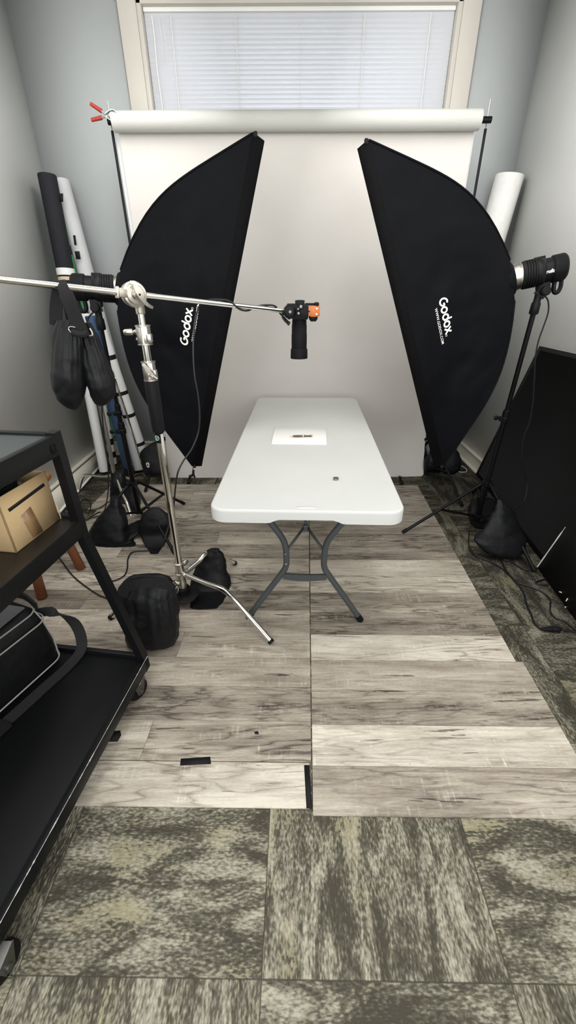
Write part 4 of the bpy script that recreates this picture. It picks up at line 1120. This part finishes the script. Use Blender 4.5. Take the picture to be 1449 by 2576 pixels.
# B: bag slung over the back leg
t = zbag('black sandbag slung over the rear leg of the chrome boom stand', secs_from([(480,548,1528,.015,-.05),(478,566,1505,.045,-.05),(476,578,1475,.055,-.04),(484,574,1445,.050,-.02),(500,568,1415,.038,0),(517,560,1392,.022,.0),(528,552,1381,.010,.0)], 1.92), 4, amp=.010)
pouch(t, 'rear_pouch', [(PZ(480,1490,.05), (.045,0,.0), (0,.05,0)), (PZ(465,1500,.04), (.055,.0,.0), (0,.06,0)), (PZ(452,1505,.02), (.03,0,0), (0,.04,0))], 11, flatz=.007)
# C: triangular bag hanging on left light stand leg
t = zbag('pointed black sandbag hanging on the front leg of the left light stand', secs_from([(378,398,1391,.008,0),(366,412,1370,.035,0),(352,428,1340,.045,0),(348,434,1315,.045,.01),(358,424,1295,.035,.02),(372,408,1282,.018,.03),(382,400,1277,.006,.03)], 2.38), 5, amp=.007)
# D: wide slumped bag at far left
t = zbag('wide slumped black sandbag on the planks behind the cart post', secs_from([(245,340,1372,.02,0),(228,336,1360,.07,0),(226,326,1335,.085,.02),(244,318,1305,.070,.04),(268,308,1275,.045,.07),(280,300,1250,.025,.10)], 2.36), 6, amp=.012)
pouch(t, 'rear_pouch', [(PZ(320,1350,.02), (.05,0,0), (0,.05,0)), (PZ(345,1325,.05), (.07,0,0), (0,.06,0)), (PZ(372,1308,.03), (.03,0,0), (0,.03,0))], 12, flatz=.007)
# E: bag draped on chrome stand
t = zbag('black sandbag draped over the leg of the old chrome stand by the left wall', secs_from([(283,318,1265,.02,-.05),(279,326,1245,.05,-.04),(278,318,1215,.05,-.02),(281,312,1192,.03,0),(290,303,1186,.01,0)], 3.0), 7, amp=.008)
pouch(t, 'rear_pouch', secs_from([(322,350,1284,.015,0),(314,352,1265,.04,0),(308,344,1235,.04,.02),(306,326,1208,.02,.04)], 2.95), 13, flatz=.007)
MB().tube([PY(296,1219,2.9), PY(302,1228,2.9), PY(314,1229,2.9), PY(318,1221,2.9)], .004, 8, smooth=4).build('metal_ring', M['chrome'], t)
# F: bag with a small white logo
t = zbag('black sandbag with a small white round print on the left backdrop stand', secs_from([(368,428,1198,.02,0),(362,424,1185,.05,0),(356,418,1160,.045,.02),(353,410,1138,.025,.04),(375,402,1118,.012,.06),(392,400,1110,.005,.06)], 3.25), 8, amp=.006)
lp_ = PY(372,1169,3.17)
stroke_logo(lambda x, y, off: lp_+V((x, -off*2, y)), [(arc(0,.006,.010,0,350,16), True), (arc(0,-.012,.008,0,350,16), True)], .008).build('logo_print', M['logo'], t)
# G,H: right stand bags
t = zbag('black sandbag slumped over the front leg of the right light stand', secs_from([(1262,1282,1401,.012,-.08),(1225,1318,1390,.04,-.06),(1192,1324,1358,.050,-.02),(1212,1314,1335,.045,.02),(1230,1302,1308,.035,.05),(1244,1286,1280,.022,.08),(1250,1268,1256,.010,.10)], 2.18), 9, amp=.008, expo=2.1)
t = zbag('black sandbag behind the pole of the right light stand, against the board', secs_from([(1195,1245,1325,.02,0),(1183,1255,1312,.05,0),(1179,1258,1290,.055,0),(1184,1252,1268,.04,.02),(1196,1240,1254,.02,.04)], 2.72), 10, amp=.008)
t = zbag('two-part black sandbag across the foot of the right backdrop stand', secs_from([(1072,1110,1187,.02,0),(1067,1122,1177,.05,0),(1068,1124,1160,.055,0),(1080,1120,1142,.04,0),(1092,1112,1132,.015,0)], 3.42), 14, amp=.006)
pouch(t, 'rear_pouch', secs_from([(1118,1145,1192,.02,-.05),(1108,1156,1180,.05,-.05),(1106,1160,1160,.055,-.03),(1120,1156,1142,.04,0),(1130,1146,1130,.015,0)], 3.35), 15, flatz=.007)

# ---------------------------------------------------------------- old chrome stand and rods at left
ob = PY(288, 1196, 3.0); oz = ob.z; ob = V((ob.x, ob.y, 0))
os_ = thing('chrome_stand', 'old chrome stand with bent legs standing in the left corner', 'light stand', ob)
tp = PY(232, 905, ob.y+.02)
MB().tube([ob+V((0,0,oz-.05)), tp], .0155, 20).build('pole', M['dchrome'], os_)
MB().lathe(ob+V((0,0,oz-.06)), (0,0,1), [(0,.02),(.005,.026),(.03,.026),(.07,.021)]).lathe(ob+V((.02,0,oz)), (1,-.3,.1), [(0,.01),(.02,.012),(.03,.018),(.045,.016)]).build('leg_hub', M['chrome'], os_)
for pts in ([PY(288,1192,3.0), PY(262,1199,3.02), PY(222,1195,3.05), PY(208,1201,3.08), PZ(198,1238)],
            [PY(300,1194,3.0), PY(325,1203,3.06), PY(346,1195,3.18), PY(362,1198,3.26), PZ(371,1212)],
            [PY(294,1205,2.97), PY(306,1238,2.86), PY(318,1262,2.78), PZ(330,1298)]):
    MB().tube(pts, .0105, 14, smooth=5).build('leg', M['chrome'], os_)
o = MB().tube([PY(232,845,3.2), PY(258,885,3.2), PY(286,945,3.2), PY(318,1040,3.22), PZ(366,1196,.01)], .0075, 10).build('rod', M['chrome'])
tag(o, 'thin shiny rod leaning behind the left light stand', 'rod')
mb = MB()
k0 = PY(283,938,3.19)
mb.tube([k0+V((-.03,0,.03)), k0+V((0,0,.0)), k0+V((.012,0,-.04))], .007, 8).tube([k0+V((-.022,0,.008)), k0+V((.012,0,-.008))], .006, 8).sphere(k0, .012)
o = mb.build('rod_joint', M['chrome']); tag(o, 'small shiny swivel joint gripping the thin leaning rod', 'joint')

# rolls leaning in the left corner
def roll(label, top, bot, r_, m_, tapes=(), name='leaning_roll', tm=M['btape'], hollow=True, cat='roll'):
    top, bot = V(top), V(bot); d = (bot-top).normalized(); L = (bot-top).length
    t = thing(name, label, cat, bot)
    mb = MB().lathe(top, d, [(0.02,r_*.5),(0,r_*.72),(0,r_*.96),(.006,r_),(L-.006,r_),(L,r_*.96)], 32); mb.build('tube', m_, t)
    for h, w in tapes:
        MB().lathe(top, d, [(h*L,r_+.0006),(h*L+.001,r_+.0016),(h*L+w-.001,r_+.0016),(h*L+w,r_+.0006)], 32).build('tape_band', tm, t)
    return t
t = roll('black cloth roll leaning at the far left against the wall', PY(118,440,3.72), PY(118,440,3.72).lerp(PZ(262,1185,.02), .60), .062, M['blackroll'])
bt_, tt_ = PZ(262,1185,.02), PY(118,440,3.72); dd = (bt_-tt_); LLb = dd.length; dd.normalize()
def hfor(py):
    lo, hi = 0, 1
    for _ in range(40):
        mid = (lo+hi)/2; q = tt_+dd*LLb*mid-CAMP; yy = H0/2-FPX*q.dot(Up)/q.dot(Fw)
        if yy < py: lo = mid
        else: hi = mid
    return lo*LLb
MB().lathe(tt_, dd, [(LLb*.59,.040),(LLb,.040)], 24).build('core_tube', M['foamw'], t)
MB().lathe(tt_, dd, [(hfor(676),.0625),(hfor(677),.065),(hfor(693),.065),(hfor(694),.0625)], 32).build('white_band', M['foamw'], t)
MB().lathe(tt_, dd, [(hfor(698),.0625),(hfor(699),.0645),(hfor(706),.0645),(hfor(707),.0625)], 32).build('tan_band', M['tan'], t)
roll('pale grey roll leaning in the left corner beside the black one', PY(152,455,3.88), PZ(352,1180,.02), .062, M['greyroll'])
roll('long white paper roll with black tape, leaning behind the left light stand', PY(248,820,3.55), PZ(368,1172,.03), .052, M['foamw'], ((.18,.035),(.42,.03),(.58,.03),(.80,.03)))
roll('green roll between the black and grey rolls in the left corner', PY(143,505,3.80), PY(226,830,3.72)+V((.0,0,-.9)), .030, M['green'], ((.04,.03),(.16,.06)))
roll('navy blue tube with a black foot leaning by the left wall', PY(228,795,3.45), PZ(326,1189,.02), .042, M['blue'], ((.955,.10),))
roll('white narrow roll with black tape squares behind the hanging sandbag', PY(215,790,3.6), PZ(285,1165,.02), .036, M['foamw'], ((.10,.06),(.80,.06),(.90,.06)))
o = MB().slab([PY(150,487,3.70), PY(159,487,3.70), PY(159,508,3.70), PY(151,508,3.70)], (0,-1,0), .004).build('tape_flag', M['btape']); tag(o, 'black tape flag sticking out at the top of the left rolls', 'tape')
for pts, lb in (((184,592,193,617), 'upper small black tape patch on the pale grey roll'), ((188,632,203,652), 'lower black tape patch on the pale grey roll')):
    x0, y0, x1, y1 = pts
    o = MB().slab([PY(x0,y0,3.70), PY(x1-3,y0,3.70), PY(x1,y1,3.70), PY(x0+4,y1,3.70)], (0,-1,0), .004).build('tape_patch', M['btape']); tag(o, lb, 'tape')
# right corner roll
roll('thick white foam roll leaning in the right back corner', PY(1283,440,3.80), V((1.42,3.86,.06)), .098, M['whiteroll'])
# left leaning white-edged board at baseboard
q0, q1 = V((-1.715,2.60,.004)), V((-1.80,3.93,.004))
o = thing('leaning_trim_board', 'long cream board with a white edge leaning along the left baseboard', 'board', (q0+q1)/2)
MB().slab([q0, q1, V((-1.826,3.93,.105)), V((-1.812,2.60,.12))], (-.1,0,.0), .006).build('board_face', M['cream_face'], o)
MB().tube([q0+V((.004,0,.012)), q1+V((.004,0,.012))], .013, 4).build('white_edge', M['foam'], o)

# ---------------------------------------------------------------- black foam boards at right
def board(label, q, th, chips=()):
    q = [V(p) for p in q]; nn = (q[1]-q[0]).cross(q[3]-q[0]).normalized()
    if nn.x > 0: nn = -nn
    cen = sum(q, V((0,0,0)))/4
    t = thing('black_foam_board', label, 'board', (cen.x, cen.y, 0), 'black foam boards against the right wall')
    MB().slab([p-nn*.0010 for p in q], -nn, th-.001).build('foam_core', M['foam'], t)
    MB().slab(q, -nn, .0010).build('black_face', M['boardb'], t)
    return t, nn
bq = [PX(1196,1196,1.695), V((1.50,1.45,.004)), V((1.60,1.45,1.17)), PX(1357,870,1.715)]
bq[0].z = max(bq[0].z, .006)
t1, nn1 = board('large black foam board leaning on the right wall behind the light stand', bq, .010)
# second board in front with a torn white edge
s0 = PZ(1352,1428,.004); s0.x -= .0
b2 = [s0, V((1.455,1.20,.004)), V((1.50,1.20,.72)), PX(1424,1326,1.47)]

_d = ray(1424,1326); _p = CAMP + _d*((s0-CAMP).dot(nn1)/_d.dot(nn1)); b2[3] = s0 + (_p-s0)*1.6
_b = (bq[1]-bq[0]).normalized()*.7; b2[1] = s0+_b; b2[2] = b2[3]+_b
t2, nn2 = board('smaller black foam board with a torn white edge, leaning in front at right', b2, .006)
for ch in t2.children:
    if ch.name.startswith('foam_core'): ch.data.materials[0] = M['boardb']
ed = b2[3]-b2[0]
mb = MB(); rings = []
side = (b2[1]-b2[0]).normalized()
for i in range(15):
    f = i/14/1.6; f_ = i/14; w = .008+.006*noise.noise(V((f_*6, 2, 0)))*.5 - .004*(f_ > .86) + .001*(f_ < .3) - .003
    p = b2[0]+ed*f + nn2*.002
    rings.append([p-side*w*.6, p+side*w*.6, p+side*w*.6+nn2*.003, p-side*w*.6+nn2*.003])
mb.quad_strip(rings); mb.build('torn_edge', M['foam'], t2)
for (xa_, ya_, xb_, yb_) in ((1408,1489,1413,1491),(1412,1532,1424,1527),(1425,1512,1429,1506)):
    def onb(px, py):
        d = ray(px, py); k_ = (b2[0]-CAMP).dot(nn2)/d.dot(nn2); return CAMP+d*k_
    a_, c_ = onb(xa_, ya_), onb(xb_, yb_)
    MB().tube([a_+nn2*.002, (a_+c_)/2+nn2*.002+V((0,0,.002)), c_+nn2*.002], .003, 6).build('chipped_spot', M['foam'], t2)

# ---------------------------------------------------------------- rolling cart
KA = V((math.sin(R(7.8)), math.cos(R(7.8)), 0)); KB = V((-KA.y, KA.x, 0))   # along, toward the wall
c_top = V((-.705, 1.25, 0)); c_bot = V((-.585, 1.225, 0))
ZTS, ZMS, ZBS = 1.10, .80, .155
LC, WC = 1.0, .60
cart = thing('rolling_cart', 'black three-shelf rolling cart with chipped edges at the left front', 'cart', c_bot-KA*LC*.5+KB*WC*.5)
rotc = Matrix((KB*-1, KA, V((0,0,1)))).transposed()   # local x = away from wall, y = along
def cbox(mb, org, x0, x1, y0, y1, z0, z1, bev=.002):
    """x: distance from the aisle face toward the wall, y: distance back from the far end"""
    c = org + KB*(x0+x1)/2 - KA*(y0+y1)/2 + V((0,0,(z0+z1)/2)); mb.box(c, (x1-x0, y1-y0, z1-z0), rot=rotc, bev=bev); return mb
PS = .030
# top frame and shelf
mb = MB(); cbox(mb, c_top, 0, .022, PS, LC, ZTS-.062, ZTS+.002); cbox(mb, c_top, PS, WC, 0, .020, ZTS-.050, ZTS+.002); cbox(mb, c_top, PS, WC, LC-.02, LC, ZTS-.05, ZTS); cbox(mb, c_top, WC-.02, WC, 0, LC, ZTS-.05, ZTS)
mb.build('top_frame', M['shelf'], cart)
cbox(MB(), c_top, .022, WC-.02, .02, LC-.02, ZTS-.028, ZTS-.006).build('top_shelf', M['shelftop'], cart)
cbox(MB(), c_top, -.0012, .002, PS+.012, PS+.034, ZTS-.048, ZTS-.020, bev=.004).build('rail_cap', M['bplastic_m'], cart)
mb = MB(); cbox(mb, c_top, 0, .020, PS, LC, ZMS-.060, ZMS); cbox(mb, c_top, PS, WC, 0, .018, ZMS-.045, ZMS+.012); cbox(mb, c_top, PS, WC, LC-.02, LC, ZMS-.05, ZMS); mb.build('middle_frame', M['shelf'], cart)
cbox(MB(), c_top, .004, WC-.02, .018, LC-.02, ZMS-.02, ZMS+.001).build('middle_shelf', M['shelfwood'], cart)
mb = MB(); cbox(mb, c_bot, 0, .022, 0, LC, ZBS-.055, ZBS); cbox(mb, c_bot, 0, WC+.05, 0, .020, ZBS-.035, ZBS+.012); cbox(mb, c_bot, 0, WC, LC-.02, LC, ZBS-.05, ZBS); mb.build('bottom_frame', M['shelf'], cart)
cbox(MB(), c_bot, .020, WC+.03, .02, LC-.02, ZBS-.02, ZBS-.006).build('bottom_shelf', M['shelf'], cart)
# posts: straight above the middle shelf, splayed below
def sq(p, a=PS): return [p, p+KB*a, p+KB*a-KA*a*1.1, p-KA*a*1.1]
up = lambda o_, z: V((o_.x, o_.y, z))
for (a_, b_) in ((c_top, c_bot), (c_top-KA*(LC-PS), c_bot-KA*(LC-PS)), (c_top+KB*(WC-PS), c_bot+KB*(WC+.05-PS)), (c_top-KA*(LC-PS)+KB*(WC-PS), c_bot-KA*(LC-PS)+KB*(WC+.05-PS))):
    MB().quad_strip([sq(up(b_, ZBS-.06)), sq(up(b_.lerp(b_, 0), ZBS+.03)), sq(up(a_, ZMS-.045)), sq(up(a_, ZTS+.006))]) if False else None
    mb = MB(); mb.quad_strip([sq(up(b_, ZBS-.06)), sq(up(b_, ZBS+.01)), sq(up(a_, ZMS-.06)), sq(up(a_, ZTS+.008))]); mb.build('post', M['shelf'], cart, smooth=20)
# chipped strips on the bottom edge
random.seed(3)
mb = MB(); rings = []
for i in range(401):
    y0 = .004 + (LC-.008)*i/400; q = V((y0*38, 1.3, 0))
    w = max(.00015, -.0002 + .0048*noise.noise(q) + .003*noise.noise(q*3.1)) if i % 400 else .0003
    if y0 < .10: w *= 1.9
    p = c_bot - KA*y0 + V((0,0,ZBS+.0008))
    rings.append([p-KB*.0012, p+KB*w*.4, p+KB*w*.4-V((0,0,.0006)), p-KB*.0006-V((0,0,w)), p-KB*.0012-V((0,0,w))])
mb.quad_strip(rings)
mb.build('chipped_edge', M['chip'], cart)
# casters
def caster(p, yawd):
    yw = R(yawd); f = V((math.cos(yw), math.sin(yw), 0)); s_ = V((-f.y, f.x, 0))
    w = MB().lathe(p+V((0,0,.046))-s_*.014, s_, [(0,.034),(.002,.043),(.006,.046),(.022,.046),(.026,.043),(.028,.034)], 32).build('caster_wheel', M['rubber'], cart)
    mb = MB()
    for q_ in (-1, 1):
        c0_ = p+s_*q_*.019
        mb.slab([c0_+V((0,0,.030))-f*.014, c0_+V((0,0,.030))+f*.014, c0_+V((0,0,.098))-f*-.034, c0_+V((0,0,.098))-f*.026], s_*q_, .003, bev=.001)
        mb.cyl(c0_+s_*q_*.002+V((0,0,.044)), c0_+s_*q_*.008+V((0,0,.044)), .010, seg=16)
    mb.box(p+V((0,0,.099)), (.06,.05,.006), bev=.002)
    mb.build('caster_fork', M['forkm'], w)
caster(PZ(350,1752)+V((0,0,0)), 62); caster(PZ(30,2440)+V((-.01,.0,0)), 75); 
caster(c_bot-KA*.08+KB*(WC-.05), 100); caster(c_bot-KA*(LC-.12)+KB*(WC-.05), 70)

# cardboard box on the middle shelf
bx0 = PZ(150,1306,ZMS+.002); bx1 = PZ(42,1391,ZMS+.002)
ba = (bx1-bx0); BL = ba.length; ba.normalize(); bb = V((ba.y, -ba.x, 0)); 
if bb.x > 0: bb = -bb
BW, BH, BT = .32, .178, .004
cb_ = thing('cardboard_box', 'open brown cardboard box of gear on the middle cart shelf', 'box', bx0)
def bxp(u, w, z): return bx0 + ba*u + bb*w + V((0,0,z))
mb = MB()
mb.slab([bxp(0,0,0), bxp(BL,0,0), bxp(BL,0,BH), bxp(0,0,BH)], bb, BT)
mb.slab([bxp(0,BW,0), bxp(BL,BW,0), bxp(BL,BW,BH), bxp(0,BW,BH)], -bb, BT)
mb.slab([bxp(0,0,0), bxp(0,BW,0), bxp(0,BW,BH), bxp(0,0,BH)], ba, BT)
mb.slab([bxp(BL,0,0), bxp(BL,BW,0), bxp(BL,BW,BH), bxp(BL,0,BH)], -ba, BT)
mb.slab([bxp(0,0,0), bxp(BL,0,0), bxp(BL,BW,0), bxp(0,BW,0)], (0,0,1), BT)
mb.build('box_walls', M['card'], cb_)
def onface(px, py):
    d = ray(px, py); n_ = bb; k_ = (bx0-CAMP).dot(n_)/d.dot(n_); return CAMP+d*k_
MB().slab([onface(19,1281), onface(24,1288), onface(113,1222), onface(109,1215)], -bb, .0006).build('black_strip', M['btape'], cb_)
MB().slab([onface(51,1299), onface(84,1354), onface(109,1336), onface(76,1274)], -bb, .0006).build('parcel_tape', M['ptape'], cb_)
MB().slab([bxp(-.012,-.002,-.001+.001), bxp(-.001,-.004,.0), bxp(-.001,-.003,.06), bxp(-.006,-.001,.055)], bb, .002).build('torn_flap', M['card_e'], cb_)
g1 = thing('lens_cap_pile', 'round black gear with a clear disc inside the cardboard box', 'camera gear', bxp(BL*.5,.10,.02))
MB().lathe(bxp(BL*.55,.075,BH-.075), (0,-.1,1), [(0,.06),(.02,.066),(.06,.066),(.066,.055),(.062,.03)], 32).build('drum', M['dark'], g1)
MB().torus(bxp(BL*.55,.075,BH-.004), .046, .007, (0,-.2,1), 32, 8).build('rim', M['bplastic'], g1)
o = MB().box(bxp(BL*.3,.20,BH*.5), (.16,.13,BH*.9), rot=rotc, bev=.02, seg=3).build('black_pouch', M['bag']); tag(o, 'black padded pouch filling the back of the cardboard box', 'pouch')
o = MB().tube([bxp(.03,.15,BH-.03), bxp(-.01,.20,BH+.05), bxp(.02,.23,BH+.12), bxp(.03,.24,BH+.16)], .005, 8, smooth=4).build('dangling_cord', M['cable']); tag(o, 'black cord hanging behind the cardboard box under the top shelf', 'cord')

# camera bag on the bottom shelf
gp = lambda px, py: PZ(px, py, ZBS)
# side face plane roughly parallel to the cart; corners from the photo
o0 = PZ(163, 1652, ZBS); o1 = PZ(0, 1800, ZBS); ZBT = PY(107, 1515, PZ(163,1652,ZBS).y).z
print('BAG', o0, o1, ZBT, (o1-o0).length)
bd = (o1-o0).normalized(); bn = V((bd.y, -bd.x, 0))
if bn.x > 0: bn = -bn
bagt = thing('camera_bag', 'large black camera bag with grey piping and shoulder strap on the bottom cart shelf', 'bag', up(o0, ZBS))
def bg(u, w, z): return V((o0.x, o0.y, 0)) + bd*u + bn*w + V((0,0,ZBS-.004+z))
mb = MB(); rings = []
HB = .28
def bagring(z, ins, lean=0):
    pts = rrect(.30-ins, .20-ins, .05, 6, 6); return [bg(.30+x, .20+y + lean, z) for x, y in pts]
for z, ins in ((0,.03),(.006,.012),(.02,.002),(.10,-.004),(.20,.002),(.255,.012),(.275,.030),(.282,.05)): rings.append(bagring(z, ins, .02*z/.28))
mb.quad_strip(rings); mb.build('bag_body', M['bag'], bagt, smooth=50)
def pipe_ring(z, ins, lean): return [p for p in bagring(z, ins, lean)]
for z, ins in ((.022,-.002),(.215,-.001),(.262,.012)):
    MB().tube(pipe_ring(z, ins-.002, .02*z/.28), .0030, 8, closed=True).build('piping', M['piping'], bagt)
for x, y in ((-.30+.012, -.20+.012),):
    MB().tube([bg(.30+x, .20+y, .022), bg(.30+x-.003, .20+y, .12), bg(.30+x+.003, .20+y+.02, .215), bg(.30+x+.012, .20+y+.03, .262)], .0030, 8).build('corner_piping', M['piping'], bagt)
MB().band([bg(.42,.03,.283), bg(.30,.05,.297), bg(.16,.08,.292), bg(.05,.10,.284)], .085, .006, KB, 5).build('grey_handle_wrap', M['greyvelour'], bagt)
MB().band([bg(.01,.04,.27), bg(-.005,.12,.285), bg(.0,.2,.28)], .03, .008, (0,0,1), 4).build('top_strap', M['strap'], bagt)
MB().band([bg(-.002,.10,.20), bg(-.035,.04,.205), bg(-.075,-.015,.13), bg(-.055,-.045,.03), bg(.02,-.055,.008), bg(.15,-.050,.006), bg(.32,-.045,.006), bg(.55,-.040,.006)], lambda t: .042, .004, lambda t: (KB*.8+V((0,0,.6))-KA*.2) if t < .45 else (KB+V((0,0,.1))), 6).build('shoulder_strap', M['grey_strap'], bagt)
MB().band([bg(.30,-.047,.010), bg(.42,-.045,.011), bg(.60,-.040,.011)], .065, .008, KB, 4).build('shoulder_pad', M['strap'], bagt)

# wooden stool behind the cart
st = thing('wooden_stool', 'reddish brown wooden stool with splayed legs behind the cart', 'stool', V((-1.42,2.0,0)))
sc_ = V((-1.40, 2.02, 0))
legs = [PZ(205,1432,.0), PZ(108,1506,.0), V((-1.68,1.80,0)), V((-1.55,2.28,0))]
tops = [sc_+V((.035,.04,.545)), sc_+V((-.01,-.12,.545)), sc_+V((-.13,-.10,.545)), sc_+V((-.10,.10,.545))]
for f_, t_ in zip(legs, tops):
    f_ = V((f_.x, f_.y, .006)); ax = (t_-f_).normalized(); x_ = ax.cross(V((0,1,0))).normalized(); y_ = ax.cross(x_).normalized()
    w_ = .021; MB().quad_strip([[p+x_*a*k_+y_*b*k_ for a, b in ((w_*1.1,w_*.6),(w_*.6,w_*1.1),(-w_*.6,w_*1.1),(-w_*1.1,w_*.6),(-w_*1.1,-w_*.6),(-w_*.6,-w_*1.1),(w_*.6,-w_*1.1),(w_*1.1,-w_*.6))] for p, k_ in ((f_, 1), (t_, .9))]).build('leg', M['wood'], st) if False else None
    mb = MB(); mb.quad_strip([[p+x_*a*k_+y_*b*k_ for a, b in ((w_*1.1,w_*.6),(w_*.6,w_*1.1),(-w_*.6,w_*1.1),(-w_*1.1,w_*.6),(-w_*1.1,-w_*.6),(-w_*.6,-w_*1.1),(w_*.6,-w_*1.1),(w_*1.1,-w_*.6))] for p, k_ in ((f_, 1), (t_, .9))])
    mb.build('leg', M['wood'], st, smooth=20)
MB().box(sc_+V((-.045,-.01,.560)), (.26,.30,.035), rot=Matrix.Rotation(R(12), 3, 'Z'), bev=.014, seg=3).build('seat', M['wood'], st)
for i, j, h in ((0,1,.35),(1,2,.25),(0,3,.25)):
    a_ = V((legs[i].x, legs[i].y, 0)).lerp(tops[i], h/.58*.5); b_ = V((legs[j].x, legs[j].y, 0)).lerp(tops[j], h/.58*.5)
    MB().tube([a_, b_], .013, 8).build('rung', M['wood'], st)

# ---------------------------------------------------------------- light
w = bpy.data.worlds.new('sky'); C.world = w; w.use_nodes = True
bgn = w.node_tree.nodes['Background']; bgn.inputs['Color'].default_value = (.97,.98,1,1); bgn.inputs['Strength'].default_value = 2.6
def area(name, loc, rot, sx_, sy_, e, c):
    l_ = bpy.data.lights.new(name, 'AREA'); l_.shape = 'RECTANGLE'; l_.size = sx_; l_.size_y = sy_; l_.energy = e; l_.color = c
    o = bpy.data.objects.new(name, l_); col.objects.link(o); o.location = loc; o.rotation_euler = rot; return o
def lamp(name, loc, e, c, r_=.22):
    l_ = bpy.data.lights.new(name, 'POINT'); l_.energy = e; l_.color = c; l_.shadow_soft_size = r_
    o = bpy.data.objects.new(name, l_); col.objects.link(o); o.location = loc; return o
for lx, ly, le in ((-.9, .2, 14), (.85, .2, 14), (-1.1, 1.6, 22), (1.1, 1.6, 24)): lamp('ceiling_lamp', (lx, ly, 2.62), le*.75, (1,.985,.96), .3)
# unseen fill strips added to brighten the side walls
area('wall_fill_left', (-.45, 1.75, 2.95), (0, R(72), 0), .3, 2.7, 49, (1,.985,.965))
area('wall_fill_right', (.35, 1.75, 2.95), (0, R(-72), 0), .3, 2.7, 46, (1,.985,.965))
# unseen fill light in an added window-like frame on the front wall
fw = bpy.data.objects.new('front_fill', None); col.objects.link(fw); fw.location = (0, YF, 1.8); ORG['front_fill'] = V(fw.location); struct(fw)
mb = MB()
for lo, hi in (((-1.5,YF,.85),(1.5,YF+.04,.93)), ((-1.5,YF,2.67),(1.5,YF+.04,2.75)), ((-1.5,YF,.93),(-1.42,YF+.04,2.67)), ((1.42,YF,.93),(1.5,YF+.04,2.67))): mb.box(*bbox(lo, hi), bev=.004)
struct(mb.build('window_casing', M['trim'], fw))  # casing added round the front fill light, no known window
area('front_fill_light', (0, YF+.02, 1.8), (R(90),0,0), 2.8, 1.7, 80, (.97,.985,1))
C.view_settings.view_transform = 'Standard'; C.view_settings.look = 'None'; C.view_settings.gamma = 1; C.view_settings.exposure = 0.06
C.cycles.use_denoising = True
C.cycles.max_bounces = 8; C.cycles.diffuse_bounces = 5
